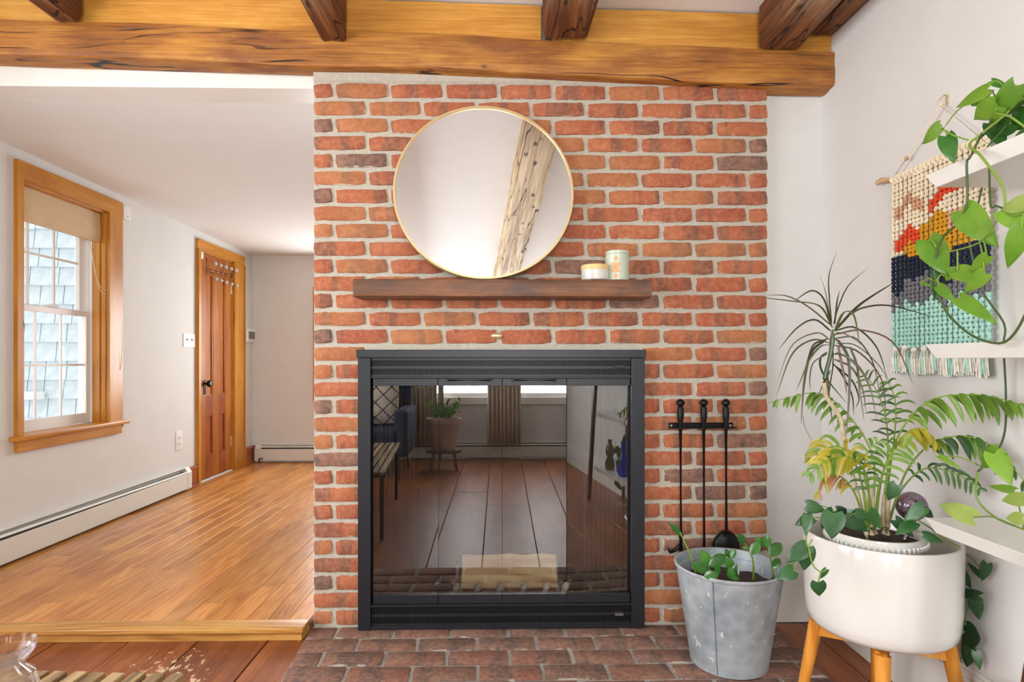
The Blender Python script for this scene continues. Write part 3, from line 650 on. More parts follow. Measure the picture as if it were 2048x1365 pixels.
# wooden jamb liners with small steps
bm = nb()
for (a, b_, t) in ((-.03, .0, .010), (-.055, -.03, .018), (-.115, -.055, .010)): box(bm, XL + a, XL + b_, y1 - t, y1, z0, z1, .002)
mk('jamb', bm, 'pine', w1)
bm = nb()
for (a, b_, t) in ((-.03, .0, .010), (-.055, -.03, .018), (-.115, -.055, .010)): box(bm, XL + a, XL + b_, y0, y0 + t, z0, z1, .002)
mk('jamb', bm, 'pine', w1)
bm = nb()
for (a, b_, t) in ((-.03, .0, .012), (-.055, -.03, .022), (-.115, -.055, .012)): box(bm, XL + a, XL + b_, y0, y1, z1 - t, z1, .002)
mk('head_jamb', bm, 'pine_y', w1)
def sash(xs, ya, yb, za, zb_, cols, rows, parent, brail=.055):
    bm = nb(); s_ = .034
    box(bm, xs - .018, xs + .012, ya, ya + s_, za, zb_, .002); box(bm, xs - .018, xs + .012, yb - s_, yb, za, zb_, .002)
    box(bm, xs - .018, xs + .012, ya + s_, yb - s_, za, za + brail, .002); box(bm, xs - .018, xs + .012, ya + s_, yb - s_, zb_ - s_, zb_, .002)
    o = mk('sash', bm, 'vinyl', parent)
    gy0, gy1, gz0, gz1 = ya + s_, yb - s_, za + brail, zb_ - s_
    bm = nb()
    for i in range(1, cols): box(bm, xs - .008, xs + .002, gy0 + (gy1 - gy0) * i / cols - .006, gy0 + (gy1 - gy0) * i / cols + .006, gz0, gz1)
    for j in range(1, rows): box(bm, xs - .0075, xs + .0015, gy0, gy1, gz0 + (gz1 - gz0) * j / rows - .006, gz0 + (gz1 - gz0) * j / rows + .006)
    mk('muntin_grid', bm, 'vinyl', o, smooth=False)
    bm = nb(); v_ = [bm.verts.new((xs - .012, y, z)) for (y, z) in ((gy0, gz0), (gy1, gz0), (gy1, gz1), (gy0, gz1))]; bm.faces.new(v_); mk('glass', bm, 'glass', o, smooth=False)
    return o
zm = PX(120, 622, XL - .10).z
sash(XL - .105, y0 + .012, y1 - .012, z0 + .006, zm + .014, 3, 2, w1, .06)
up = sash(XL - .145, y0 + .012, y1 - .012, zm - .014, z1 - .01, 3, 2, w1, .034)
bm = nb(); box(bm, XL - .165, XL - .10, y1 - .016, y1 - .002, zm, z1 - .014); box(bm, XL - .165, XL - .08, y1 - .0125, y1 - .002, z0, z1 - .013); box(bm, XL - .165, XL - .08, y0 + .002, y0 + .0125, z0, z1 - .013); mk('track', bm, 'vinyl', w1, smooth=False)
bm = nb(); box(bm, XL - .105, XL - .075, 3.42, 3.50, zm + .014, zm + .022, .003); box(bm, XL - .10, XL - .085, 3.44, 3.48, zm + .022, zm + .032, .003); mk('sash_lock', bm, 'vinyl', w1)
# roman shade gathered at the head
sh = thing('roman_shade', (XL - .05, 3.45, z1 - .03), 'woven bamboo roman shade pulled up at the top of the left window', 'blind')
ya, yb = y0 + .018, y1 - .018
prof = [(-.056, -.006), (-.028, -.012), (-.024, -.10), (-.022, -.135), (-.030, -.185), (-.048, -.19), (-.055, -.16), (-.055, -.1)]
bm = nb()
A_ = [bm.verts.new((XL + x_, ya, z1 + z_ - .005)) for x_, z_ in prof]; B_ = [bm.verts.new((XL + x_, yb, z1 + z_ - .005 - .0)) for x_, z_ in prof]
for i in range(len(prof)): bm.faces.new((A_[i], A_[(i + 1) % len(prof)], B_[(i + 1) % len(prof)], B_[i]))
bm.faces.new(A_); bm.faces.new(B_[::-1]); mk('woven_fold', bm, 'weave', sh, smooth=False)
bm = nb(); box(bm, XL - .05, XL - .026, ya - .004, yb + .004, z1 - .118, z1 - .112); mk('valance_edge', bm, 'weave', sh, smooth=False)
cl = PX(241, 580, XL + .02)
bm = nb(); tube(bm, bez([(XL - .02, 3.66, z1 - .19), (XL, 3.74, z1 - .50), PX(238, 575, XL + .01), cl], 14), .0018, 5)
tube(bm, bez([(XL - .02, 3.665, z1 - .19), (XL, 3.72, z1 - .46), PX(236, 585, XL + .01), cl], 14), .0018, 5)
tube(bm, bez([cl, PX(243, 620, XL + .02), PX(240, 700, XL + .02), PX(243, 745, XL + .02), PX(243, 800, XL + .02), PX(244, 845, XL + .02)], 16), .0018, 5)
tube(bm, bez([cl, PX(239, 660, XL + .02), PX(240, 740, XL + .022), PX(244, 700, XL + .022), PX(242, 600, XL + .02)], 16), .0016, 5)
mk('pull_cord', bm, 'cord', sh)
bm = nb(); p = PX(244, 850, XL + .02); lathe(bm, [(0, .016), (.005, .014), (.006, .004), (.009, -.002), (.007, -.012), (0, -.016)], p, 12); mk('cord_tassel', bm, 'stand', sh)
# outside: shingled wall of the neighbouring ell
bm = nb(); box(bm, -6.3, -3.20, 5.05, 5.15, -.3, 3.2); ell = struct('wall_outside', bm, 'dark_gap', smooth=False)
pit = .155
for r in range(17):
    z = .12 + r * pit; x = -5.85 + (r % 3) * .09
    while x < -3.34:
        w_ = R.uniform(.13, .24)
        if x + w_ > -3.30: w_ = -3.30 - x
        xa, xb = x + .003, x + w_ - .003; dz = R.uniform(-.004, .004)
        bm = nb(); hexa(bm, [(xa, 5.018, z + dz), (xa, 5.04, z + pit + .02), (xa, 5.05, z), (xa, 5.05, z + pit + .02), (xb, 5.018, z + dz), (xb, 5.04, z + pit + .02), (xb, 5.05, z), (xb, 5.05, z + pit + .02)])
        mk('shingle', bm, 'shingle', ell, origin=(x, 5.02, z), smooth=False); x += w_
bm = nb(); box(bm, -3.30, -3.18, 4.99, 5.16, -.3, 3.2, .004); mk('corner_board', bm, 'vinyl', ell)
bm = nb(); box(bm, -3.9, -3.72, 4.90, 5.0, .74, .80, .005); mk('vent_hood', bm, 'vinyl', ell)
# ================================================================== DOOR (door_1)
d1 = bpy.data.objects.new('door_1', None); C.objects.link(d1); d1.location = (XL, 5.25, UP); d1['_org'] = tuple(d1.location); d1['kind'] = 'structure'
y0, y1, z0, z1 = D1; xo0, xo1 = PX(391, 600, XL).y, PX(486, 600, XL).y; zt = cz(.985)
for a, b_ in ((xo0, y0), (y1, xo1)):
    bm = nb(); box(bm, XL, XL + .02, a, b_, z0 + .001, z1, .002); box(bm, XL + .02, XL + .028, (a if a == xo0 else b_ - .018), (a + .018 if a == xo0 else b_), z0 + .001, z1, .003); mk('casing', bm, 'pine', d1)
bm = nb(); box(bm, XL, XL + .02, xo0, xo1, z1, zt, .002); box(bm, XL + .02, XL + .028, xo0, xo1, zt - .018, zt, .003); mk('casing', bm, 'pine_y', d1)
bm = nb(); box(bm, XL - .16, XL, y0, y0 + .012, z0, z1); box(bm, XL - .16, XL, y1 - .012, y1, z0, z1); box(bm, XL - .16, XL, y0, y1, z1 - .012, z1); mk('jamb', bm, 'pine', d1, smooth=False)
ya, yb, za, zb_ = y0 + .014, y1 - .014, z0 + .018, z1 - .014; xs0, xs1 = XL - .045, XL - .008
ys = [ya, ya + .115, (ya + yb) / 2 - .05, (ya + yb) / 2 + .05, yb - .115, yb]
zs = [za, za + .24, za + .66, za + .84, zb_ - .30 + .17, zb_]
zs = [za, PX(440, 905, XL).z, PX(440, 827, XL).z, PX(440, 790, XL).z, PX(420, 545, XL).z + .0, zb_]
doorleaf = bpy.data.objects.new('door_leaf', None); C.objects.link(doorleaf); doorleaf.parent = d1; doorleaf.location = (0, 0, 0); doorleaf['_org'] = tuple(d1.location)
for a, b_, nm in ((ys[0], ys[1], 'stile'), (ys[4], ys[5], 'stile'), (ys[2], ys[3], 'stile')):
    bm = nb(); box(bm, xs0, xs1, a, b_, za, zb_, .002); mk(nm, bm, 'doorw', doorleaf, smooth=False)
for (c_, d_) in ((zs[0], zs[1]), (zs[2], zs[3]), (zs[4], zs[5])):
    bm = nb()
    for (a, b_) in ((ys[1], ys[2]), (ys[3], ys[4])): box(bm, xs0 + .001, xs1 - .0005, a, b_, c_, d_)
    mk('rail', bm, 'doorred' if c_ < .9 else 'doorw', doorleaf, smooth=False)
for (a, b_) in ((ys[1], ys[2]), (ys[3], ys[4])):
    for (c_, d_) in ((zs[1], zs[2]), (zs[3], zs[4])):
        bm = nb(); box(bm, xs0 + .008, xs1 - .014, a, b_, c_, d_)
        for (p, q, r_, s_) in ((a, a + .012, c_, d_), (b_ - .012, b_, c_, d_), (a, b_, c_, c_ + .012), (a, b_, d_ - .012, d_)): box(bm, xs1 - .014, xs1 - .003, p, q, r_, s_, .004, 2)
        mk('panel', bm, 'doorred' if c_ < .5 else 'doorw', doorleaf)
kp = PX(408, 768, XL - .008)
bm = nb(); box(bm, xs1, xs1 + .004, kp.y - .012, kp.y + .028, kp.z - .09, kp.z + .03, .003)
sx = [(0, 0), (.010, 0), (.010, .02), (.026, .028), (.030, .042), (.022, .056), (0, .060)]
g = nb(); lathe(g, sx, (0, 0, 0), 20); bmesh.ops.transform(g, matrix=Matrix.Translation((xs1 + .003, kp.y + .004, kp.z)) @ Matrix.Rotation(rad(90), 4, 'Y'), verts=list(g.verts)); tmp = bpy.data.meshes.new('t'); g.to_mesh(tmp); g.free(); bm.from_mesh(tmp)
mk('door_knob', bm, 'knobdark', d1)
for py in (580, 880):
    p = PX(470, py, XL); bm = nb(); box(bm, xs1, xs1 + .004, y1 - .035, y1 - .005, p.z - .045, p.z + .045, .001); tube(bm, [(xs1 + .005, y1 - .014, p.z - .047), (xs1 + .005, y1 - .014, p.z + .047)], .005, 8); mk('hinge', bm, 'stand' if False else 'brass', d1)
bm = nb(); box(bm, XL - .10, XL - .002, y0, y1, UP, UP + .010, .003); mk('threshold', bm, 'white_gloss', d1)
bm = nb(); box(bm, XL - .3, XL - .28, y0 - .2, y1 + .2, 0, 2.2); struct('wall_closet', bm, 'wall', smooth=False)
# over the door hook rack
rk = thing('hook_rack', (XL + .01, 5.25, cz(.86)), 'wire over-door hook rack with two rows of glass knobs on the wooden door', 'hook rack')
P = lambda x_, y_: PX(340 + x_ / 2.483, 450 + y_ / 2.483, XL + .012)
bm = nb()
tube(bm, [P(182, 165), P(182, 247), P(190, 247)], .003, 6); tube(bm, [P(295, 205), P(295, 290)], .003, 6); tube(bm, [P(180, 218), P(318, 252)], .003, 6); tube(bm, [P(182, 232), P(318, 262)], .0025, 6); tube(bm, [P(182, 165) , PX(340 + 182 / 2.483, 450 + 165 / 2.483, XL - .01)], .003, 6)
mk('rail', bm, 'iron', rk)
for i in range(5):
    xx = 208 + i * 26; yy = 196 + i * 8.5
    bm = nb(); a = P(xx - 8, yy + 40); a1 = a + Vector((.05, 0, .05)); b1 = P(xx, yy + 62) + Vector((.04, 0, 0))
    tube(bm, bez([a, a + Vector((.02, 0, .012)), P(xx, yy) + Vector((.03, 0, -.004))], 8), .0022, 6); tube(bm, bez([a, a + Vector((.015, 0, -.035)), P(xx + 4, yy + 66) + Vector((.03, 0, -.012))], 8), .0022, 6)
    h = mk('hook', bm, 'chrome', rk)
    bm = nb(); ball(bm, P(xx, yy) + Vector((.03, 0, .006)), .017, u=10, v=8); mk('glass_knob', bm, 'stone_glass', h)
    bm = nb(); ball(bm, P(xx + 4, yy + 66) + Vector((.03, 0, -.012)), .015, u=10, v=8); mk('glass_knob', bm, 'stone_glass', h)
# wood baseboards left room
hend = PX(383, 950, XL + .05).y
bm = nb()
for (a, b_) in ((hend - .02, xo0), (xo1, YF)):
    box(bm, XL, XL + .018, a, b_, UP + .001, UP + .14, .002); box(bm, XL, XL + .026, a, b_, UP + .14, UP + .165, .006, 2); box(bm, XL, XL + .035, a, b_, UP, UP + .02, .005, 2)
struct('baseboard_left', bm, 'base_wood')
bm = nb(); box(bm, XL + .036, XL + .10, YF - .02, YF, UP, UP + .15, .002); box(bm, XL + .036, XL + .10, YF - .03, YF, UP + .15, UP + .17, .005, 2); struct('baseboard_far', bm, 'base_wood')
# ================================================================== HEATERS
def heater(name, axis, t, a0, a1, zf, label, sgn=1, endcap=True, group=None):
    """baseboard radiator on wall plane t, running a0..a1"""
    H = .175; T = thing(name, (t, a0, zf) if axis == 'y' else (a0, t, zf), label, 'radiator', 'baseboard radiators')
    def B(bm, d0, d1, a, b_, z0, z1, bv=0):
        if axis == 'y': box(bm, min(t + sgn * d0, t + sgn * d1), max(t + sgn * d0, t + sgn * d1), a, b_, z0 + zf, z1 + zf, bv)
        else: box(bm, a, b_, min(t + sgn * d0, t + sgn * d1), max(t + sgn * d0, t + sgn * d1), z0 + zf, z1 + zf, bv)
    bm = nb(); B(bm, .0, .004, a0, a1, .02, H); B(bm, .0, .028, a0, a1, H - .004, H + .001, .001); mk('back_plate', bm, 'heater', T, smooth=False)
    bm = nb(); B(bm, .046, .05, a0, a1, .022, .128, .001); B(bm, .040, .05, a0, a1, .128, .134, .001); B(bm, .03, .05, a0, a1, .018, .024); mk('front_panel', bm, 'heater', T, smooth=False)
    bm = nb(); B(bm, .006, .045, a0 + .01, a1 - .01, .03, .145); mk('fin_block', bm, 'dark_gap', T, smooth=False)
    bm = nb()
    if axis == 'y': hexa(bm, [(t + sgn * p, a, zf + z) for (p, z) in ((.030, .156), (.033, .159)) for a in (a0, a1) for (p, z) in ((p, z), (p + .010, z - .010))])
    else: hexa(bm, [(a, t + sgn * p, zf + z) for a in (a0, a1) for (p, z) in ((.030, .156), (.033, .159), (.040, .146), (.043, .149))])
    mk('damper', bm, 'heater', T, smooth=False)
    if endcap:
        for e in (0, 1):
            a = a1 - .055 if e else a0; bm = nb(); prof = [(0, .005), (0, H + .003), (.028, H + .003), (.053, H - .035), (.053, .018 if e else .018), (.04, .005)]
            if axis == 'y': A_ = [bm.verts.new((t + sgn * p, a, zf + z)) for p, z in prof]; B_ = [bm.verts.new((t + sgn * p, a + .057, zf + z)) for p, z in prof]
            else: A_ = [bm.verts.new((a, t + sgn * p, zf + z)) for p, z in prof]; B_ = [bm.verts.new((a + .057, t + sgn * p, zf + z)) for p, z in prof]
            for i in range(len(prof)): bm.faces.new((A_[i], A_[(i + 1) % len(prof)], B_[(i + 1) % len(prof)], B_[i]))
            bm.faces.new(A_); bm.faces.new(B_[::-1]); mk('end_cap', bm, 'heater', T, smooth=False)
    return T
h1 = heater('baseboard_radiator', 'y', XL, 2.56, hend, UP, 'long cream baseboard radiator on the left wall below the window')
bm = nb(); p = Vector((XL + .03, hend + .012, UP)); tube(bm, [p + Vector((0, -.03, .06)), p + Vector((0, .01, .06)), p + Vector((0, .02, .05)), p + Vector((0, .02, .0))], .011, 10); tube(bm, [p + Vector((0, .02, .02)), p + Vector((0, .02, .045))], .014, 10); mk('copper_pipe', bm, 'copper', h1)
hx0 = PY(514, 900, YF).x
h2 = heater('baseboard_radiator', 'x', YF, hx0, -.9, UP, 'short-looking cream baseboard radiator on the far wall beyond the door', sgn=-1)
bm = nb(); p = Vector((hx0 + .05, YF - .06, UP)); tube(bm, [p + Vector((.03, 0, .045)), p + Vector((0, -.01, .045)), p + Vector((-.004, -.01, 0))], .010, 10); mk('copper_pipe', bm, 'copper', h2)
h3 = heater('baseboard_radiator', 'x', YBACK, -1.9, 1.0, 0.0, 'baseboard radiator under the windows, seen reflected in the fireplace glass', sgn=1)
# wall plates
def plate(name, X, pa, pb, t, m, label, cat):
    a, b_ = PX(*pa, X), PX(*pb, X); T = thing(name, (X, (a.y + b_.y) / 2, min(a.z, b_.z)), label, cat)
    bm = nb(); box(bm, X, X + t, min(a.y, b_.y), max(a.y, b_.y), min(a.z, b_.z), max(a.z, b_.z), t * .35, 2); mk('plate', bm, m, T); return T, (a + b_) / 2, abs(b_.y - a.y), abs(b_.z - a.z)
T, c, wy, wz = plate('light_switch', XL, (366, 667), (389, 695), .006, 'plastic', 'white double light switch plate on the wall left of the wooden door', 'switch')
for s_ in (-1, 1): bm = nb(); box(bm, XL + .006, XL + .018, c.y + s_ * wy * .22 - .006, c.y + s_ * wy * .22 + .006, c.z - .004, c.z + .016, .002); mk('toggle', bm, 'plastic', T)
T, c, wy, wz = plate('wall_outlet', XL, (351, 864), (364, 899), .006, 'plastic', 'white electrical outlet low on the wall left of the wooden door', 'outlet')
for s_ in (-1, 1):
    bm = nb(); box(bm, XL + .006, XL + .009, c.y - .017, c.y + .017, c.z + s_ * .022 - .013, c.z + s_ * .022 + .013, .004, 2); so = mk('socket', bm, 'plastic', T)
    bm = nb(); box(bm, XL + .009, XL + .0095, c.y - .009, c.y - .006, c.z + s_ * .022 - .004, c.z + s_ * .022 + .006); box(bm, XL + .009, XL + .0095, c.y + .006, c.y + .009, c.z + s_ * .022 - .004, c.z + s_ * .022 + .006); mk('slots', bm, 'iron', so, smooth=False)
T, c, wy, wz = plate('thermostat', XL, (488, 657), (508, 686), .025, 'plastic', 'small white thermostat with grey screen, on the wall between door and corner', 'thermostat')
bm = nb(); box(bm, XL + .025, XL + .027, c.y - wy * .3, c.y + wy * .3, c.z - wz * .25, c.z + wz * .3); mk('screen', bm, 'fin', T, smooth=False)
for i in range(3): bm = nb(); box(bm, XL + .025, XL + .028, c.y - wy * .3 + i * wy * .22, c.y - wy * .3 + i * wy * .22 + .008, c.z - wz * .4, c.z - wz * .33); mk('button', bm, 'fin', T, smooth=False)
T, c, wy, wz = plate('alarm_sensor', XL, (241, 409), (256, 442), .022, 'plastic', 'small white sensor box at the upper right corner of the left window', 'sensor')
bm = nb(); box(bm, XL + .022, XL + .0235, c.y - .004, c.y + .004, c.z - .03, c.z - .024); mk('lens', bm, 'fin', T, smooth=False)
a = PX(401, 508, XL); bm = nb(); box(bm, XL - .008, XL + .012, y0 + .012, y0 + .052, cz(.905) - .07, cz(.905) - .014, .004, 2); o = mk('contact_sensor', bm, 'plastic', origin=(XL, y0 + .03, cz(.84))); tag(o, 'tiny white contact sensor at the top corner of the wooden door', 'sensor')
# ================================================================== FIREPLACE INSERT
YG = 2.330
def rc(px0, py0, px1, py1, Y):
    a, b_ = PY(px0, py0, Y), PY(px1, py1, Y); return a.x, b_.x, b_.z, a.z
fp = thing('fireplace_insert', (0, YG, HZ), 'black steel fireplace surround with four glass door panels on the brick hearth', 'fireplace')
x0, x1, _, zt = rc(713, 700, 1292, 1257, 2.322); z_b = HZ + .002
_, _, zc, _ = rc(713, 700, 1292, 716, 2.322)
bm = nb(); box(bm, x0, x1, 2.318, YB - .002, zc, zt, .0015); mk('lintel', bm, 'black', fp)
xa, xb = PY(742, 900, YG).x, PY(1262, 900, YG).x
bm = nb(); box(bm, x0 + .005, xa, 2.322, YB - .002, z_b, zc - .0008, .0015); mk('stile', bm, 'black', fp)
bm = nb(); box(bm, xb, x1 - .005, 2.322, YB - .002, z_b, zc - .0008, .0015); mk('stile', bm, 'black', fp)
def vent(py0, py1, rows):
    _, _, za, zb_ = rc(742, py0, 1262, py1, YG)
    bm = nb(); box(bm, xa + .001, xb - .001, YG + .018, YG + .022, za, zb_); mk('vent_back', bm, 'iron', fp, smooth=False)
    bm = nb(); n = 165; zs_ = rows
    bands = [(za, za + .010), (zb_ - .010, zb_)] + [(cz((HY - b1) * YG / F), cz((HY - b0) * YG / F)) for b0, b1 in rows['solid']]
    for (p, q) in bands: box(bm, xa + .001, xb - .001, YG + .004, YG + .012, p, q)
    mk('vent_rail', bm, 'black', fp, smooth=False)
    bm = nb()
    for i in range(n):
        xx = xa + .004 + (xb - xa - .008) * i / (n - 1); box(bm, xx - .0013, xx + .0013, YG + .006, YG + .011, za + .004, zb_ - .004)
    mk('vent_bars', bm, 'grill', fp, smooth=False, kind='stuff')
vent(716, 755, {'solid': [(733, 738)]})
vent(1211, 1250, {'solid': [(1228, 1234)]})
for (zz0, zz1) in ((PY(1000, 757, YG).z, PY(1000, 753.5, YG).z), (PY(1000, 1213, YG).z, PY(1000, 1208.5, YG).z), (z_b, z_b + .012)):
    bm = nb(); box(bm, xa, xb, YG - .004, YG + .02, zz0, zz1, .001); mk('cross_bar', bm, 'black', fp)
bm = nb(); a = PY(1229, 731, YG); b_ = PY(1248, 736, YG); box(bm, a.x, b_.x, YG - .014, YG + .006, b_.z, a.z, .001); mk('damper_lever', bm, 'black', fp)
bm = nb(); a = PY(1229, 1226, YG); b_ = PY(1246, 1230, YG); box(bm, a.x, b_.x, YG - .012, YG + .006, b_.z, a.z, .001); mk('damper_lever', bm, 'fin', fp)
px = [745.5, 876, 1004.5, 1133.5, 1260.5]; rots = [0.6, .1, -.15, 4.4]
for k in range(4):
    xa_, xb_ = PY(px[k], 900, YG).x + .0008, PY(px[k + 1], 900, YG).x - .0008
    z3, z2, z1_, z0_ = (PY(1000, y, YG).z for y in (757.5, 772, 1190, 1207.5))
    bm = nb(); box(bm, xa_, xb_, YG, YG + .012, z2, z3, .001); dr = mk('door_panel', bm, 'black', fp, origin=((xa_ + xb_) / 2, YG, z0_))
    bm = nb(); box(bm, xa_, xb_, YG, YG + .012, z0_, z1_, .001); mk('bottom_rail', bm, 'black', dr)
    xc = (xa_ + xb_) / 2; hw = (xb_ - xa_) / 2; a = rad(rots[k])
    bm = nb(); q = [bm.verts.new((xc + s_ * hw * math.cos(a), YG + (.010 if k < 3 else .0115) + s_ * hw * math.sin(a), z)) for (s_, z) in ((-1, z1_), (1, z1_), (1, z2), (-1, z2))]; bm.faces.new(q)
    mk('glass_pane', bm, 'fireglass', dr, smooth=False)
    if k in (1, 2):
        xh0, xh1 = PY(896 if k == 1 else 1026, 760, YG).x, PY(983 if k == 1 else 1111, 760, YG).x; zh = PY(1000, 760.5, YG).z
        bm = nb(); tube(bm, [(xh0, YG - .02, zh), (xh1, YG - .02, zh)], .0028, 8)
        for xx in (xh0, xh1): tube(bm, [(xx, YG, zh), (xx, YG - .026, zh)], .0055, 12)
        mk('handle', bm, 'iron', dr)
# chain mail spark screens drawn to the sides
for (pa, pb) in ((752, 832), (1165, 1256)):
    bm = nb(); xa_, xb_ = PY(pa, 900, 2.38).x, PY(pb, 900, 2.38).x; zt_, zb_ = PY(1000, 765, 2.38).z, .075; n = 70; pr = None
    for i in range(n + 1):
        xx = xa_ + (xb_ - xa_) * i / n; yv = 2.385 + .008 * math.sin(i * .9) + .003 * math.sin(i * .37)
        c_ = (bm.verts.new((xx, yv, zb_)), bm.verts.new((xx, yv, zt_)))
        if pr: bm.faces.new((pr[0], c_[0], c_[1], pr[1]))
        pr = c_
    mk('spark_screen', bm, 'mesh', fp)
bm = nb(); tube(bm, [(FX0, 2.385, .945), (FX1, 2.385, .945)], .004, 6); mk('screen_rod', bm, 'iron', fp)
# firebox
bm = nb(); xf0, xf1, zf = FX0 + .01, FX1 - .01, FZ - .005
V = [bm.verts.new(p) for p in ((FX0, 2.365, .02), (FX1, 2.365, .02), (FX1 - .14, 2.88, .02), (FX0 + .14, 2.88, .02), (FX0, 2.365, FZ), (FX1, 2.365, FZ), (FX1 - .14, 2.88, FZ), (FX0 + .14, 2.88, FZ))]
for f in ((0, 1, 2, 3), (4, 7, 6, 5), (1, 5, 6, 2), (2, 6, 7, 3), (3, 7, 4, 0)): bm.faces.new([V[i] for i in f])
mk('firebox', bm, 'soot', fp, smooth=False)
r2 = random.Random(4)
# grate and log
gr = thing('log_grate', (0, 2.56, .022), 'cast iron log grate with upturned ends inside the fireplace', 'grate')
gz = .055
bm = nb(); xg0, xg1 = PY(905, 1180, 2.5).x, PY(1125, 1180, 2.5).x; box(bm, xg0 - .02, xg1 + .02, 2.47, 2.50, gz, gz + .018, .003); box(bm, xg0 - .02, xg1 + .02, 2.68, 2.70, gz, gz + .018, .003)
for xx in (xg0, xg1):
    for yy_ in (2.485, 2.69): tube(bm, [(xx, yy_, .022), (xx, yy_, gz + .005)], .008, 8)
mk('cross_rail', bm, 'ash', gr)
for xx_ in (908, 950, 994, 1040, 1085, 1122):
    X_ = PY(xx_, 1180, 2.5).x; bm = nb()
    tube(bm, bez([(X_, 2.72, gz + .10), (X_, 2.68, gz + .03), (X_, 2.5, gz + .024), (X_ + .006, 2.450, gz + .055), (X_ + .020, 2.43, gz + .095)], 12), [.008] * 9 + [.010, .013, .015, .010], 6); mk('grate_bar', bm, 'ash', gr)
bm = nb(); a, b_ = PY(922, 1168, 2.5), PY(1113, 1100, 2.56)
n = 16; rings = []
for i in range(n + 1):
    xx = a.x + (b_.x - a.x) * i / n; jz = .004 * mnoise.noise(Vector((xx * 14, 1, 0)))
    zz = gz + .034
    rings.append([bm.verts.new(p) for p in ((xx, 2.49, zz), (xx, 2.49, zz + .022 + jz), (xx, 2.52, zz + .035 + jz), (xx, 2.60, zz + .125 + jz * 2), (xx, 2.64, zz + .12), (xx, 2.66, zz + .04), (xx, 2.62, zz))])
for i in range(n):
    for j in range(7):
        f = bm.faces.new((rings[i][j], rings[i][(j + 1) % 7], rings[i + 1][(j + 1) % 7], rings[i + 1][j])); f.material_index = 1 if j in (0, 3, 4, 5, 6) else 0
bm.faces.new(rings[0][::-1]); bm.faces.new(rings[-1])
o = mk('split_log', bm, ['logw', 'bark'], origin=(.05, 2.57, gz + .03), smooth=False); tag(o, 'pale split log lying on the grate behind the fireplace glass', 'log')
bm = nb(); n = 24
for i in range(60): p = (r2.uniform(FX0 + .2, FX1 - .2), r2.uniform(2.42, 2.8)); rr = r2.uniform(.006, .018); ball(bm, (p[0], p[1], .022 + rr * .4), rr, (1, 1, .6), 6, 4)
o = mk('ash_pile', bm, 'ash', origin=(0, 2.6, .02), kind='stuff'); tag(o, 'grey ash and embers on the firebox floor', 'ash'); 
# brass medallion
c = PY(994, 672, YB - .002); bm = nb(); lathe(bm, [(0, .009), (.012, .008), (.021, .004), (.023, 0), (0, 0)], (0, 0, 0), 28)
bmesh.ops.transform(bm, matrix=Matrix.Translation(c) @ Matrix.Rotation(rad(90), 4, 'X') @ Matrix.Diagonal((1, .5, 1, 1)), verts=list(bm.verts)); o = mk('wall_plug', bm, 'brass', origin=c); tag(o, 'small oval brass cover set in the bricks above the fireplace', 'cover')
# ================================================================== MANTEL
YM = 2.215
a, b_ = PY(706, 562, YM), PY(1304, 594, YM); zt = cz((HY - 558.5) * YM / F); zb_ = cz((HY - 593.5) * YM / F)
bm = nb(); timber(bm, (a.x, (YM + YB) / 2 - .001, (zt + zb_) / 2), (b_.x, (YM + YB) / 2 - .001, (zt + zb_) / 2), YB - YM - .004, zt - zb_, n=50, k=4, amp=.0025, rnd=.004, seed=9, wave=.0)
o = mk('mantel_shelf', bm, 'mantel', origin=((a.x + b_.x) / 2, YB, zb_)); tag(o, 'reclaimed dark-stained wooden mantel shelf on the brick wall', 'shelf'); ZM = zt
# ================================================================== MIRROR
rM = .344; yb_, yt_ = 2.262, 2.345; tilt = math.asin((yt_ - yb_) / (2 * rM)); cxm = PY(968, 384, 2.30).x
mc = Vector((cxm, yb_ + rM * math.sin(tilt) + .0, ZM + .003 + rM * math.cos(tilt)))
mi = thing('round_mirror', mc, 'large round mirror with a thin brass frame leaning on the mantel', 'mirror')
YAWM = rad(2.3)
def mirx(bm): bmesh.ops.transform(bm, matrix=Matrix.Translation(mc) @ Matrix.Rotation(YAWM, 4, 'Z') @ Matrix.Rotation(-tilt + rad(90), 4, 'X'), verts=list(bm.verts))
bm = nb(); lathe(bm, [(rM - .009, .010), (rM - .008, .013), (rM - .001, .013), (rM, .011), (rM, -.010), (rM - .001, -.011), (rM - .009, -.011), (rM - .009, .010)], (0, 0, 0), 128); mirx(bm); mk('frame', bm, 'brass', mi)
bm = nb(); lathe(bm, [(0, .006), (rM - .0085, .006)], (0, 0, 0), 128); mirx(bm); mk('mirror_glass', bm, 'mirror', mi, smooth=False)
bm = nb(); lathe(bm, [(0, -.006), (rM - .009, -.006)], (0, 0, 0), 64); mirx(bm); mk('backing', bm, 'dark_gap', mi, smooth=False)
# ================================================================== JARS
def disc_wrap(bm, c, r, ang, z, pts):
    """flat print shape wrapped on a cylinder: pts (dx,dz)"""
    xs_ = [p[0] for p in pts]; x0_, x1_ = min(xs_), max(xs_); n = 14; pr = None
    for i in range(n + 1):
        x_ = x0_ + (x1_ - x0_) * min(.999, max(.001, i / n)); zz = []
        for k in range(len(pts)):
            p, q = pts[k], pts[(k + 1) % len(pts)]
            if (p[0] - x_) * (q[0] - x_) <= 0 and abs(p[0] - q[0]) > 1e-9: zz.append(p[1] + (q[1] - p[1]) * (x_ - p[0]) / (q[0] - p[0]))
        t = ang + x_ / r; R_ = r + .0005; cur = [bm.verts.new((c[0] + R_ * math.sin(t), c[1] - R_ * math.cos(t), z + v)) for v in (min(zz), max(zz))]
        if pr: bm.faces.new((pr[0], cur[0], cur[1], pr[1]))
        pr = cur
jc = PY(1234.5, 554, 2.275); rj = 46.5 / 2 * 2.275 / F; hj = 60 * 2.27 / F
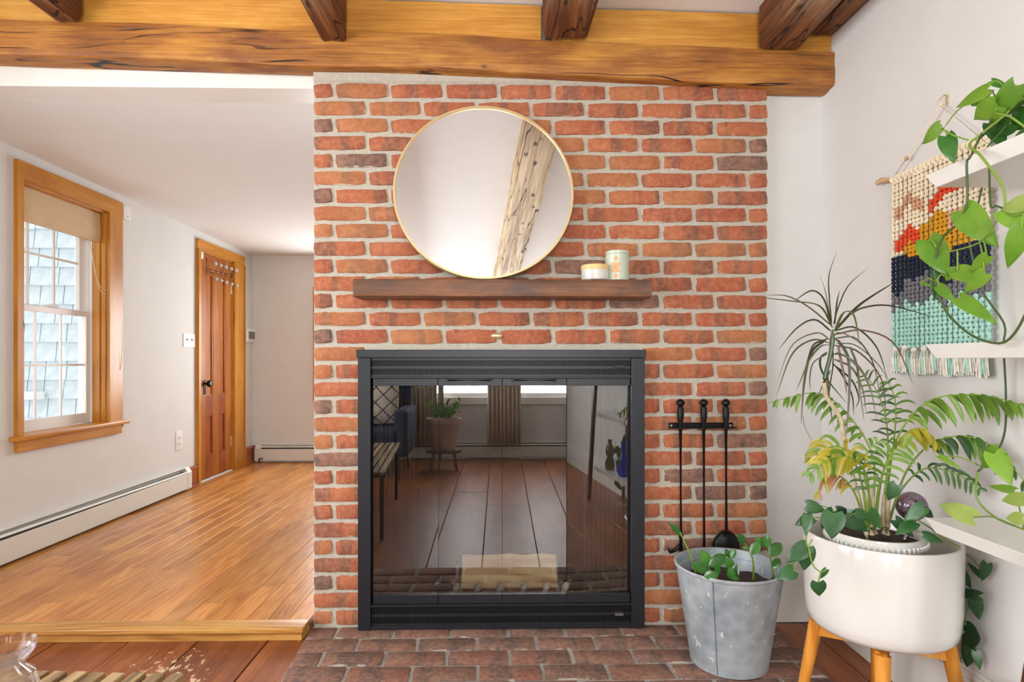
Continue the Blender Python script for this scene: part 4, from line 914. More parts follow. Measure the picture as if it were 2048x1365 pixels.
T = thing('canister', (jc.x, 2.275, ZM), 'tall sage green lidded canister with peach shapes at the right end of the mantel', 'canister')
bm = nb(); c0 = (jc.x, 2.275, ZM + .0005); lathe(bm, [(0, 0), (rj - .003, 0), (rj, .003), (rj, hj - .014), (rj - .002, hj - .0125), (0, hj - .0125)], c0, 40); body = mk('body', bm, 'sagegreen', T)
bm = nb(); lathe(bm, [(0, hj - .0125), (rj, hj - .0125), (rj + .0005, hj - .010), (rj + .0005, hj - .002), (rj - .003, hj), (rj - .006, hj - .001), (0, hj - .001)], c0, 40); mk('lid', bm, 'sagegreen', T)
an = -math.atan2(jc.x, 2.275) - .12; bm = nb(); N = 20
for cz_ in (hj * .72, hj * .135): disc_wrap(bm, c0, rj, an, ZM + cz_, [(.0082 * math.cos(2 * math.pi * i / N), .0082 * math.sin(2 * math.pi * i / N)) for i in range(N)])
disc_wrap(bm, c0, rj, an, ZM + hj * .56, [(.0185 * math.cos(math.pi + math.pi * i / N) * 1.0, .003 + .020 * math.sin(math.pi + math.pi * i / N)) for i in range(N + 1)])
disc_wrap(bm, c0, rj, an, ZM + hj * .26, [(.0185 * math.cos(math.pi * i / N), .020 * math.sin(math.pi * i / N)) for i in range(N + 1)])
mk('printed_shapes', bm, 'peach', body, smooth=False)
jc = PY(1190, 554, 2.262); rj = 27.5 * 2.25 / F; hj = 31 * 2.25 / F
T = thing('candle_jar', (jc.x, 2.262, ZM), 'short marbled candle jar with a pale bamboo lid, left of the sage canister', 'jar')
c0 = (jc.x, 2.262, ZM + .0005); bm = nb(); lathe(bm, [(0, 0), (rj - .004, 0), (rj, .004), (rj, hj * .66), (0, hj * .66)], c0, 40); mk('glass_body', bm, 'stone_glass', T)
bm = nb(); lathe(bm, [(0, hj * .66), (rj + .001, hj * .66), (rj + .0015, hj * .70), (rj + .0015, hj * .95), (rj - .002, hj), (0, hj)], c0, 40); mk('lid', bm, 'bamboo_lid', T)
# ================================================================== FIRE TOOLS
T0 = thing('tool_rack', PY(1405, 853, YB), 'black iron wall rack holding three fireplace tools', 'rack')
a, b_ = PY(1338, 846, 2.35), PY(1467, 858, 2.35)
bm = nb(); box(bm, a.x, b_.x, 2.352, 2.3585, b_.z, a.z, .002); mk('bar', bm, 'iron', T0)
bm = nb()
s0 = PY(1360, 858, 2.32).x
x_a, x_b = PY(1340, 858, 2.33).x, PY(1472, 858, 2.33).x; box(bm, x_a, x_b, 2.318, 2.352, PY(0, 860.5, 2.33).z, PY(0, 858, 2.33).z, .001); mk('ledge', bm, 'iron', T0)
for xx in (1343, 1461): p = PY(xx, 852, 2.35); bm = nb(); ball(bm, p, .006, (1, .6, 1)); mk('screw', bm, 'fin', T0)
names = (('fire_poker', 1361, 'black fireplace poker, leftmost tool on the iron rack'), ('fire_brush', 1407.5, 'black fireplace tool hanging in the middle of the iron rack'), ('ash_shovel', 1452, 'black fireplace shovel with a rounded pan, rightmost tool on the iron rack'))
for k, (nm, xx, lb) in enumerate(names):
    YT = 2.322; top = PY(xx, 799, YT); zc_ = lambda y: PY(xx, y, YT).z; X_ = top.x
    T = thing(nm, (X_, YT, zc_(1100)), lb, 'fireplace tool', 'fireplace tools hanging on the rack')
    bm = nb(); prof = [(0, zc_(798)), (.009, zc_(799.5)), (.0165, zc_(804)), (.0165, zc_(808)), (.009, zc_(812.5)), (.0075, zc_(814)), (.012, zc_(815)), (.0125, zc_(818)), (.0115, zc_(822)), (.0135, zc_(828)), (.012, zc_(838)), (.0075, zc_(850)), (.007, zc_(854)), (.012, zc_(856)), (.012, zc_(858)), (.006, zc_(861)), (0, zc_(861))]
    lathe(bm, [(r, z) for r, z in prof], (X_, YT, 0), 20); mk('handle', bm, 'iron', T)
    bot = (1098, 1108, 1066)[k]; bm = nb(); tube(bm, [(X_, YT, zc_(860)), (X_ + .003, YT + .004, zc_(bot))], .0062, 10); mk('shaft', bm, 'iron', T)
    if k == 0:
        bm = nb(); e = Vector((X_ + .003, YT + .004, zc_(1072))); tube(bm, [e, e + Vector((0, 0, -.06))], [.010, .009], 8); tube(bm, bez([e + Vector((0, 0, -.03)), e + Vector((-.02, 0, -.055)), e + Vector((-.045, -.005, -.062)), e + Vector((-.05, -.005, -.045))], 8), [.007] * 6 + [.005, .004, .002], 8); mk('hook', bm, 'iron', T)
    elif k == 1:
        bm = nb(); e = Vector((X_, YT, zc_(1108))); tube(bm, [e, e + Vector((0, 0, -.07))], [.012, .016], 10); mk('head', bm, 'iron', T)
    else:
        bm = nb(); e = Vector((X_ + .004, YT + .004, zc_(1064))); tube(bm, [e, e + Vector((0, 0, -.02))], [.008, .009], 8)
        rows = []
        for i in range(11):
            v_ = i / 10; hw = .052 * math.sin(math.pi / 2 * min(1, v_ * 2.6 + .12)); zz = e.z - .012 - v_ * .14; row = []
            for j in range(9): u_ = (j - 4) / 4; row.append(bm.verts.new((e.x + .004 + u_ * hw, e.y + .018 - .028 * (1 - u_ * u_) * (0.5 + .5 * v_) - .0, zz + .012 * u_ * u_ * (1 - v_))))
            rows.append(row)
        for i in range(10):
            for j in range(8): bm.faces.new((rows[i][j], rows[i][j + 1], rows[i + 1][j + 1], rows[i + 1][j]))
        o = mk('pan', bm, 'iron', T); so = o.modifiers.new('s', 'SOLIDIFY'); so.thickness = .002
# ================================================================== BUCKET
bc = Vector((.79, 2.065, HZ + .002)); rb, rt, hb = .128, .176, .335
bu = thing('zinc_bucket', bc, 'galvanized metal bucket planter standing on the brick hearth', 'bucket')
bm = nb(); lathe(bm, [(0, .008), (rb - .012, .008), (rb - .006, .0), (rb, .001), (rb + .001, .008), (rb + (rt - rb) * .5, hb * .5), (rt, hb - .012), (rt + .006, hb - .008), (rt + .007, hb - .002), (rt + .003, hb + .002), (rt - .003, hb), (rt - .006, hb - .03), (rt - .010, hb - .032), (rt - .05, .02), (0, .02)], bc, 56); mk('body', bm, 'zinc', bu)
bm = nb(); tube(bm, [bc + Vector((math.cos(rad(233)) * (rb + .001), math.sin(rad(233)) * (rb + .001), .006)), bc + Vector((math.cos(rad(233)) * (rt + .001), math.sin(rad(233)) * (rt + .001), hb - .012))], .0025, 6); mk('seam', bm, 'zinc', bu)
bm = nb(); n = 24; vv = []
bm2 = bm; rs = rt - .016
cv = bm.verts.new(bc + Vector((0, 0, hb - .065)))
prev = None; ringsv = []
for ri in range(1, 7):
    rr = rs * ri / 6; ringsv.append([bm.verts.new(bc + Vector((rr * math.cos(2 * math.pi * k / 32), rr * math.sin(2 * math.pi * k / 32), hb - .068 + .012 * mnoise.noise(Vector((rr * 40 * math.cos(2 * math.pi * k / 32), rr * 40 * math.sin(2 * math.pi * k / 32), 1)))))) for k in range(32)])
for k in range(32): bm.faces.new((cv, ringsv[0][k], ringsv[0][(k + 1) % 32]))
for i in range(5):
    for k in range(32): bm.faces.new((ringsv[i][k], ringsv[i + 1][k], ringsv[i + 1][(k + 1) % 32], ringsv[i][(k + 1) % 32]))
mk('soil', bm, 'soil', bu)
# ================================================================== PLANTER ON STAND
pc = Vector((1.075, 1.685, 0)); PR = .196; zr_, zbm = cz(-.490), cz(-.755)
stn = thing('plant_stand', pc, 'honey-coloured wooden plant stand under the large white planter', 'plant stand')
for (dx, dy) in ((-.86, .50), (.50, .86), (.86, -.50), (-.50, -.86)):
    d = Vector((dx, dy, 0)).normalized(); bm = nb(); tube(bm, [pc + d * (PR * .80) + Vector((0, 0, zbm - .001)), pc + d * (PR * .81) + Vector((0, 0, zbm - .012)), pc + d * (PR + .012) + Vector((0, 0, .0))], [.0195, .0205, .013], 16); mk('leg', bm, 'stand', stn)
for d in (Vector((-.86, .50, 0)).normalized(), Vector((.50, .86, 0)).normalized()):
    e = Vector((-d.y, d.x, 0)); bm = nb(); A, B = pc - d * PR * .80, pc + d * PR * .80
    zz0, zz1 = (zbm - .052, zbm - .020) if d.x < -.5 else (zbm - .0198, zbm - .0005)
    hexa(bm, [A + e * .016 + Vector((0, 0, zz0)), A + e * .016 + Vector((0, 0, zz1)), A - e * .016 + Vector((0, 0, zz0)), A - e * .016 + Vector((0, 0, zz1)), B + e * .016 + Vector((0, 0, zz0)), B + e * .016 + Vector((0, 0, zz1)), B - e * .016 + Vector((0, 0, zz0)), B - e * .016 + Vector((0, 0, zz1))]); mk('cross_bar', bm, 'stand', stn, smooth=False)
bm = nb(); hp = zr_ - zbm; c0 = (pc.x, pc.y, zbm)
PP = PR * .985
lathe(bm, [(0, 0), (PP * .80, 0), (PP * .90, .006), (PP * .96, .020), (PP * .985, .045), (PP, .09), (PR, hp - .006), (PR - .002, hp - .001), (PR - .006, hp), (PR - .010, hp - .002), (PR - .012, hp - .012), (PR - .014, .05), (PR - .05, .014), (0, .012)], c0, 72)
o = mk('white_planter', bm, 'ceramic', origin=(pc.x, pc.y, zbm)); tag(o, 'large white glazed cylindrical planter resting on the wooden stand', 'planter')
ic = PY(1752, 1068, 1.685); ic = Vector((pc.x - .02, pc.y - .01, zr_ + .008)); ri = .122
ip = thing('inner_pot', (ic.x, ic.y, zbm + .013), 'small white ribbed ceramic pot nested inside the large white planter', 'pot')
zi = zbm + .013; hi = zr_ + .012 - zi
bm = nb(); lathe(bm, [(0, 0), (ri * .66, 0), (ri * .74, .01), (ri * .93, hi - .05), (ri * .93, hi - .045), (ri * 1.0, hi - .03), (ri * 1.02, hi - .012), (ri * 1.0, hi), (ri * .95, hi), (ri * .92, hi - .012), (ri * .85, .03), (0, .02)], (ic.x, ic.y, zi), 56); mk('body', bm, 'ceramic', ip)
bm = nb(); 
for k in range(56):
    t = 2 * math.pi * k / 56; ball(bm, (ic.x + ri * 1.015 * math.cos(t), ic.y + ri * 1.015 * math.sin(t), zi + hi - .021), .006, (1, 1, 1.5), 6, 4)
mk('rim_beading', bm, 'ceramic', ip)
bm = nb(); cv = bm.verts.new((ic.x, ic.y, zi + hi - .02)); rg = []
for ri_ in range(1, 6): rg.append([bm.verts.new((ic.x + ri * .92 * ri_ / 5 * math.cos(2 * math.pi * k / 28), ic.y + ri * .92 * ri_ / 5 * math.sin(2 * math.pi * k / 28), zi + hi - .022 + .008 * mnoise.noise(Vector((k * .9, ri_ * 1.7, 0))))) for k in range(28)])
for k in range(28): bm.faces.new((cv, rg[0][k], rg[0][(k + 1) % 28]))
for i in range(4):
    for k in range(28): bm.faces.new((rg[i][k], rg[i + 1][k], rg[i + 1][(k + 1) % 28], rg[i][(k + 1) % 28]))
mk('soil', bm, 'soil', ip); ZS = zi + hi - .022
g = PY(1823, 1013, 1.66); bm = nb(); ball(bm, g, .040, u=28, v=18); T = thing('gazing_globe', (g.x, g.y, ZS), 'iridescent dark glass globe stuck in the pot beside the palm stems', 'ornament'); gl = mk('globe', bm, 'irid', T)
bm = nb(); tube(bm, [g + Vector((0, 0, -.036)), g + Vector((-.004, .0, -.06)), g + Vector((-.02, .0, -.10))], [.014, .008, .005], 12); mk('glass_stem', bm, 'irid', T)
# ================================================================== LADDER SHELF ON THE RIGHT
su = thing('shelf_unit', (1.17, .75, 0), 'white tapered shelves on dark splayed legs against the right wall', 'shelf unit')
SX, SYF = 1.05, 1.467
for zt in (cz(.458), cz(.030 + .010), cz(-.388), cz(-.80)):
    bm = nb(); th = .034
    hexa(bm, [(SX + .016, .06 + .01, zt - th), (SX, .06, zt), (SX + .016, SYF - .016, zt - th), (SX, SYF, zt), (XR - .018, .07, zt - th), (XR - .018, .06, zt), (XR - .018, SYF - .016, zt - th), (XR - .018, SYF, zt)])
    bmesh.ops.bevel(bm, geom=list(bm.edges), offset=.001, segments=1, affect='EDGES'); mk('shelf_board', bm, 'white_gloss', su, smooth=False)
for xx in (1.022, 1.285):
    for (ya_, yb2) in ((1.19, .93), (.20, .46)):
        bm = nb(); w_ = .016; A, B = Vector((xx - (.014 if xx < 1.1 else 0), ya_, 0)), Vector((xx, yb2, 1.62)); hw = .012
        hexa(bm, [A + Vector((-hw, -w_, 0)), B + Vector((-hw, -w_, 0)), A + Vector((-hw, w_, 0)), B + Vector((-hw, w_, 0)), A + Vector((hw, -w_, 0)), B + Vector((hw, -w_, 0)), A + Vector((hw, w_, 0)), B + Vector((hw, w_, 0))]); mk('leg', bm, 'darkpine', su, smooth=False)
def vase(nm, x_, y_, z_, prof, m, lb):
    bm = nb(); lathe(bm, prof, (x_, y_, z_), 28); o = mk(nm, bm, m, origin=(x_, y_, z_)); tag(o, lb, 'vase', 'glass vases on the lowest shelf')
vase('glass_vase', 1.13, .62, cz(-.80) + .0005, [(0, 0), (.035, 0), (.05, .03), (.055, .08), (.03, .15), (.018, .20), (.022, .24), (.015, .24), (.012, .2), (0, .05)], 'blue_glass', 'cobalt blue glass vase on the lowest white shelf')
vase('glass_vase', 1.12, .36, cz(-.80) + .0005, [(0, 0), (.03, 0), (.038, .03), (.03, .07), (.02, .09), (.032, .12), (.03, .16), (.014, .19), (.016, .22), (.01, .22), (0, .05)], 'olive_glass', 'olive brown gourd-shaped glass vase on the lowest white shelf')
# ================================================================== WOVEN WALL HANGING
XH = XR - .022
wh = thing('wall_hanging', (XR, 1.77, cz(.3)), 'knotted rope wall hanging in cream, orange, mustard, navy, grey and aqua', 'wall hanging')
P6 = lambda x_, y_, X=XH: PX(1730 + x_ / 2.132, 140 + y_ / 2.132, X)
ZT = P6(125, 478).z; yA, yB = P6(124, 600).y, P6(527, 600).y; ZBt = P6(124, 1190).z; rodz = ZT + .008
rp = bez([P6(48, 486), P6(75, 470), P6(115, 468), (XH, (yA + yB) / 2, rodz), (XH, yB - .04, rodz + .004)], 24)
bm = nb(); tube(bm, rp, [.004, .008, .0095] + [.0085] * 20 + [.007, .004], 10); mk('driftwood_rod', bm, 'driftwood', wh)
pk = P6(323, 150); bd = P6(178, 376)
bm = nb(); tube(bm, [P6(118, 465), bd, pk], .0022, 6); tube(bm, [pk, Vector((XH, yB + .02, rodz))], .0022, 6); mk('hanging_cord', bm, ROPE[0], wh)
bm = nb(); ball(bm, bd, .0065, (1, 1, 1.2), 12, 8); mk('wooden_bead', bm, 'driftwood', wh)
nl = thing('wall_hook', (XR, pk.y, pk.z), 'small antique brass hook on the right wall holding the hanging', 'hook')
bm = nb(); tube(bm, [Vector((XR - .001, pk.y, pk.z + .025)), Vector((XR - .012, pk.y, pk.z + .03)), Vector((XR - .028, pk.y, pk.z + .012)), Vector((XR - .022, pk.y, pk.z - .004)), Vector((XR - .014, pk.y, pk.z + .002))], .0025, 6); box(bm, XR - .004, XR - .0005, pk.y - .004, pk.y + .004, pk.z + .004, pk.z + .030, .001); mk('hook', bm, 'brass', nl)
NC, NK = 21, 42; bands = []
for c in range(NC):
    navy = .455 if c < 4 else (.47 if c < 7 else .50 - .03 * (c > 13)); grey = (.655, .66, .64, .60, .60, .63, .60, .60, .58, .62, .62, .66)[c % 12] + (.02 if c < 3 else 0); aq = (.78, .77, .73, .72, .74, .73, .74, .77, .74, .72, .76, .76)[(c * 5) % 12]
    bd_ = [(navy, 4), (grey, 5), (aq, 6)]
    if 1 <= c <= 7: t = (.17, .16, .12, .10, .14, .15, .16)[c - 1]; bd_ += [(t, 1), (t + .075, 0)]
    if 1 <= c <= 6: o_ = (.36, .33, .32, .29, .31, .33)[c - 1]; bd_ += [(o_, 2), (o_ + .085 if c > 2 else navy - .03, 3 if c > 2 else 0)]
    if 7 <= c <= 12: bd_ += [((.32, .31, .29, .27, .27, .28)[c - 7], 3)]
    if 9 <= c <= 19: o_ = (.20, .16, .13, .10, .09, .10, .13, .11, .12, .10, .14)[c - 9]; bd_ += [(o_, 2), (o_ + (.06, .07, .09, .10, .11, .09, .07, .06, .04, .03, .03)[c - 9], 0)]
    if 13 <= c <= 17: bd_ += [(.28, 1), (.37, 3)]
    if 18 <= c: bd_ += [(.30, 0), (.43, 0)]
    bands.append(sorted(bd_))
for c in range(NC):
    yy_ = yA + (yB - yA) * c / (NC - 1); bm = nb(); wn_ = .002 * math.sin(c * 1.7)
    for k in range(NK):
        v_ = (k + .5) / NK; mi_ = 0
        for (t, m_) in bands[c]:
            if v_ >= t: mi_ = m_
        z = ZT + (ZBt - ZT) * v_; sg = 1 if k % 2 else -1
        sw = .002 * math.sin(v_ * 3 + c)
        for s2 in (-1, 1):
            g = bmesh.ops.create_uvsphere(bm, u_segments=6, v_segments=4, radius=1, matrix=Matrix.Translation((XH + (.001 if s2 > 0 else -.003), yy_ + sw + s2 * .0040, z + s2 * sg * .0016)) @ Matrix.Rotation(sg * s2 * .5, 4, 'X') @ Matrix.Diagonal((.0062, .0060, .0074, 1)))
            for vv in g['verts']:
                for f in vv.link_faces: f.material_index = mi_
    mk('knotted_strand', bm, ROPE, wh)
    bm = nb()
    for q in range(3):
        tube(bm, [(XH + .0 + .0095 * math.cos(a_), yy_ + (q - 1) * .0052, rodz + .0095 * math.sin(a_)) for a_ in (0, .8, 1.6, 2.4, 3.2, 4.0, 4.8, 5.6, 6.28)], .0034, 5)
    mk('rod_wrap', bm, ROPE[0], wh)
for t in range(9):
    yy_ = yA + (yB - yA) * (t + .35) / 8.7; z0_ = ZBt + .004 * math.sin(t * 2.1) + .002; bm = nb(); ball(bm, (XH - .004, yy_, z0_ - .004), .011, (1, 1, .9), 8, 6, 0)
    for s_ in range(26):
        a_ = s_ * 2.4; rr = .017 * math.sqrt((s_ + .5) / 26); e = Vector((XH - .004 + rr * math.cos(a_) * .6, yy_ + rr * math.sin(a_) * 1.15, z0_ - .072 - R.uniform(0, .012)))
        tube(bm, [Vector((XH - .004 + rr * .4 * math.cos(a_), yy_ + rr * .4 * math.sin(a_), z0_ - .004)), Vector((XH - .004 + rr * .7 * math.cos(a_), yy_ + rr * .7 * math.sin(a_), z0_ - .03)), e], [.0022, .003, .0024], 4, mi=(1 if (s_ + t) % 4 == 0 else 0))
    mk('tassel', bm, [ROPE[7], ROPE[6]], wh)
# ================================================================== PLANTS
CAMV = Vector((0, 0, CZ))
def facing(p, tilt=.5):
    d = (CAMV - Vector(p)).normalized(); return (d + Vector((R.uniform(-1, 1), R.uniform(-.4, .4), R.uniform(-.2, 1)))* tilt).normalized()
def heart_leaf(parent, base, tip, width, m, curl=.10, tilt=.35, cord=1.0, nm='leaf', fold=.12):
    bm = nb(); heart(bm, base, tip, width, facing(base, tilt), curl, cord, fold=fold); o = mk(nm, bm, m, parent, origin=base, ang=80); return o
def near(p, lines):
    return min((q for l in lines for q in l), key=lambda q: (q - p).length)
# ---- dragon tree
D5 = lambda x_, y_, Y: PY(1500 + x_ / 2.845, 480 + y_ / 2.845, Y)
Yd = 1.70
tr = thing('dragon_tree', (ic.x - .02, ic.y, ZS), 'slender dragon tree with thin drooping dark maroon leaves in the white planter', 'plant')
st_ = bez([(ic.x - .03, ic.y - .02, ZS - .01), PY(1720, 1010, 1.66), PY(1694, 910, Yd), D5(535, 1130, Yd), D5(515, 1020, Yd), D5(465, 940, Yd), D5(430, 880, Yd), D5(425, 790, Yd), D5(450, 690, Yd), D5(466, 600, Yd), D5(470, 510, Yd)], 40)
bm = nb(); tube(bm, st_[:28], [.0062] * 28, 8); mk('trunk', bm, 'trunk', tr)
bm = nb(); tube(bm, st_[27:], [.0058] * 8 + [.006, .0065, .007, .006, .004, .002][:len(st_[27:]) - 8], 8); mk('stem_crown', bm, 'lf_drac2', tr)
LV = [((470, 500), (400, 380), (240, 350), (0, 322), 9), ((465, 490), (330, 380), (210, 320), (95, 315), 6), ((460, 480), (420, 340), (350, 290), (250, 350), 10), ((465, 480), (440, 350), (425, 280), (397, 200), 4), ((465, 480), (452, 330), (450, 200), (495, 62), 6), ((476, 480), (500, 390), (560, 260), (678, 155), 6), ((480, 480), (487, 420), (495, 350), (510, 290), 8), ((480, 520), (590, 400), (680, 330), (825, 240), 12), ((560, 430), (650, 385), (800, 375), (1045, 440), 9),
      ((480, 520), (530, 420), (590, 430), (625, 600), 11), ((460, 520), (370, 455), (270, 500), (162, 625), 8), ((455, 570), (380, 530), (240, 600), (155, 810), 7), ((455, 590), (360, 570), (240, 650), (148, 895), 8), ((440, 565), (360, 600), (320, 720), (262, 865), 9), ((430, 570), (350, 640), (310, 800), (290, 1050), 12), ((480, 520), (600, 500), (720, 610), (780, 780), 9), ((480, 540), (640, 515), (820, 590), (928, 825), 8), ((490, 560), (600, 560), (700, 700), (745, 920), 7),
      ((490, 590), (600, 600), (720, 700), (810, 830), 6), ((500, 570), (560, 680), (565, 880), (545, 1140), 14), ((500, 600), (520, 700), (540, 800), (550, 880), 11), ((570, 610), (610, 720), (625, 860), (650, 1030), 10), ((490, 640), (600, 700), (680, 830), (720, 1020), 8), ((480, 680), (580, 730), (640, 850), (660, 980), 9), ((440, 640), (400, 680), (420, 770), (550, 930), 10), ((440, 650), (360, 700), (340, 790), (345, 860), 6), ((450, 660), (440, 760), (445, 850), (470, 1050), 11), ((460, 740), (430, 800), (400, 860), (370, 960), 6),
      ((490, 720), (580, 800), (620, 900), (600, 960), 8), ((480, 600), (620, 640), (750, 800), (775, 1050), 7), ((470, 620), (470, 720), (455, 820), (445, 930), 9), ((300, 1000), (310, 1060), (340, 1120), (362, 1155), 3), ((480, 560), (520, 600), (560, 700), (570, 800), 10), ((455, 600), (400, 610), (330, 700), (300, 830), 9), ((470, 700), (520, 760), (580, 880), (590, 1000), 9), ((465, 560), (500, 530), (560, 545), (640, 600), 6), ((475, 650), (540, 660), (640, 760), (700, 900), 7)]
for i, (a, b_, c_, d_, w_) in enumerate(LV):
    dy = R.uniform(-.16, .12); pts = bez([D5(*a, Yd), D5(*b_, Yd + dy * .4), D5(*c_, Yd + dy * .8), D5(*d_, Yd + dy)], 14)
    ww = w_ * 1.25 / 2.845 * Yd / F
    bm = nb(); blade(bm, pts, lambda t, ww=ww: max(.0006, ww * min(1, t * 6 + .55) * (1 - t ** 3) ** .7), facing(pts[5], .5), .35)
    mk('leaf', bm, 'lf_drac' if i % 3 else 'lf_drac2', tr, origin=pts[0], ang=80)
# ---- parlor palm
pm = thing('parlor_palm', (ic.x, ic.y, ZS), 'bushy parlor palm with arching green and yellowing fronds in the white planter', 'plant')
def frond(pts, L, wd, m, start=.28, n=12, droop=.5, m2=None, side=1.0, flat=.25):
    pp = bez([PY(*p) for p in pts], 40); bm = nb(); tube(bm, pp, [.0032 - .0022 * i / 40 for i in range(41)], 6)
    fr = mk('frond', bm, 'stem', pm, origin=pp[0])
    for k in range(n):
        t = start + (1 - start) * (k + .2) / n; i = min(39, int(t * 40)); p = pp[i]; tan = (pp[i + 1] - pp[i]).normalized()
        view = (p - CAMV).normalized(); sd = tan.cross(view).normalized()
        env = math.sin(math.pi * min(1, .18 + .75 * (k + .5) / n)) ** .7
        for s_ in (-1, 1):
            ln = L * 1.12 * env * R.uniform(.85, 1.1); d0 = (sd * s_ * side + tan * .75 + view * R.uniform(-.6, .3) * flat * 2).normalized()
            if droop >= .9 and (sd * s_).z > 0: d0 = (view * (-.75 if k % 2 else .55) + tan * .7 + sd * s_ * .12 + Vector((0, 0, -.35))).normalized()
            d1 = (d0 + Vector((0, 0, -droop * 1.0))).normalized(); d2 = (d0 * .7 + Vector((0, 0, -droop * 1.8))).normalized()
            q = [p]; 
            for dd in (d0, d0.lerp(d1, .6).normalized(), d1, d1.lerp(d2, .5).normalized(), d2): q.append(q[-1] + dd * ln / 5)
            mm = m if (m2 is None or R.random() < .6) else m2
            w_ = wd * (.75 + .25 * env) * R.uniform(.85, 1.1)
            bm = nb(); blade(bm, bez(q, 6), lambda u, w_=w_: max(.0006, w_ * math.sin(math.pi * min(1, u * .80 + .17)) ** .8 if u < 1 else .0006), facing(p, .45), .3)
            mk('leaflet', bm, mm, fr, origin=p, ang=80)
    return fr
frond([(1742, 1055, 1.66), (1748, 930, 1.68), (1712, 850, 1.72), (1640, 788, 1.76), (1536, 806, 1.80)], .062, .0125, 'lf_palm', .42, 11, .9, flat=.1)
frond([(1765, 1055, 1.66), (1785, 900, 1.64), (1850, 808, 1.58), (1950, 790, 1.48), (2062, 815, 1.38)], .078, .0150, 'lf_palm', .40, 11, .9, flat=.1)
frond([(1775, 1055, 1.66), (1815, 940, 1.62), (1880, 880, 1.56), (1970, 885, 1.50), (2070, 985, 1.42)], .060, .0145, 'lf_palmdark', .42, 10, .9, 'lf_palm', flat=.1)
frond([(1775, 1055, 1.66), (1800, 985, 1.64), (1850, 938, 1.60), (1915, 950, 1.56), (1968, 985, 1.54)], .042, .0085, 'lf_palmdark', .40, 10, .8, flat=.1)
frond([(1738, 1060, 1.64), (1735, 960, 1.58), (1705, 918, 1.54), (1660, 918, 1.52), (1612, 955, 1.50)], .056, .0120, 'lf_yellow', .36, 11, .7, 'lf_palm')
frond([(1735, 1060, 1.64), (1722, 960, 1.60), (1690, 900, 1.60), (1650, 898, 1.60), (1618, 930, 1.58)], .058, .0120, 'lf_palm', .36, 9, .6, 'lf_yellow')
frond([(1750, 1060, 1.66), (1765, 950, 1.62), (1800, 880, 1.58), (1840, 858, 1.55), (1880, 892, 1.52)], .056, .0125, 'lf_yellow', .44, 9, .9, 'lf_yellow')
frond([(1760, 1060, 1.68), (1775, 930, 1.72), (1772, 840, 1.76), (1752, 780, 1.78), (1722, 742, 1.80)], .050, .0070, 'lf_palmdark', .40, 9, .3)
frond([(1765, 1060, 1.68), (1780, 940, 1.72), (1790, 860, 1.74), (1790, 800, 1.76), (1770, 752, 1.78)], .050, .0080, 'lf_palmdark', .40, 8, .5, 'lf_palm')
frond([(1750, 1060, 1.66), (1755, 990, 1.58), (1770, 935, 1.54), (1792, 900, 1.52), (1830, 885, 1.50)], .050, .0095, 'lf_palm', .34, 8, .5)
frond([(1745, 1060, 1.66), (1740, 1000, 1.60), (1728, 950, 1.58), (1735, 905, 1.56), (1762, 880, 1.55)], .046, .0090, 'lf_palm', .34, 8, .5, 'lf_palmdark')
frond([(1732, 1060, 1.64), (1715, 1000, 1.58), (1690, 960, 1.54), (1655, 950, 1.52), (1628, 1000, 1.50)], .046, .0100, 'lf_brown', .40, 7, .9, 'lf_yellow')
bm = nb()
for (x_, y_, t_, u_, r0) in ((1745, 1062, 1728, 985, .006), (1752, 1060, 1745, 975, .005), (1775, 1062, 1778, 985, .0075), (1768, 1060, 1768, 990, .005)): tube(bm, bez([PY(x_, y_ + 8, 1.645), PY((x_ + t_) / 2 - 2, (y_ + u_) / 2, 1.645), PY(t_, u_, 1.645)], 6), [r0 * 1.3, r0, r0, r0, r0 * .9, r0 * .8, r0 * .7], 8)
mk('stem_base', bm, 'trunk', pm)
# ---- heart leaf philodendron
ph = thing('philodendron', (ic.x, ic.y, ZS), 'heart-leaf philodendron trailing dark green leaves over both sides of the white planter', 'plant')
Z7 = lambda x_, y_: (1560 + x_ / 2.334, 780 + y_ / 2.334)
def pt(x_, y_, mode, v_): q = Z7(x_, y_); return PY(q[0], q[1], v_) if mode == 'Y' else PX(q[0], q[1], v_)
VL = [([(300, 640), (200, 600), (150, 610), (122, 690), (128, 738)], 'Y', 1.56), ([(150, 700), (135, 740), (155, 820), (190, 850), (214, 843)], 'Y', 1.47), ([(190, 850), (184, 875), (178, 902)], 'Y', 1.47), ([(125, 740), (85, 790), (62, 845)], 'Y', 1.52), ([(300, 640), (240, 560), (170, 540), (130, 545)], 'Y', 1.58),
      ([(560, 640), (640, 610), (760, 690), (838, 735)], 'Y', 1.56), ([(820, 725), (850, 790), (868, 880), (905, 960), (880, 1010), (868, 1060), (850, 1130), (858, 1210), (860, 1248), (800, 1252)], 'X', 1.275), ([(845, 750), (900, 790), (935, 830), (962, 815)], 'X', 1.275), ([(868, 1085), (900, 1150), (915, 1225)], 'X', 1.275)]
lines = []
for (pl, md, v_) in VL: bm = nb(); l_ = bez([pt(a, b2, md, v_) for a, b2 in pl], 24); tube(bm, l_, .0018, 6); lines.append(l_); mk('vine', bm, 'stem', ph)
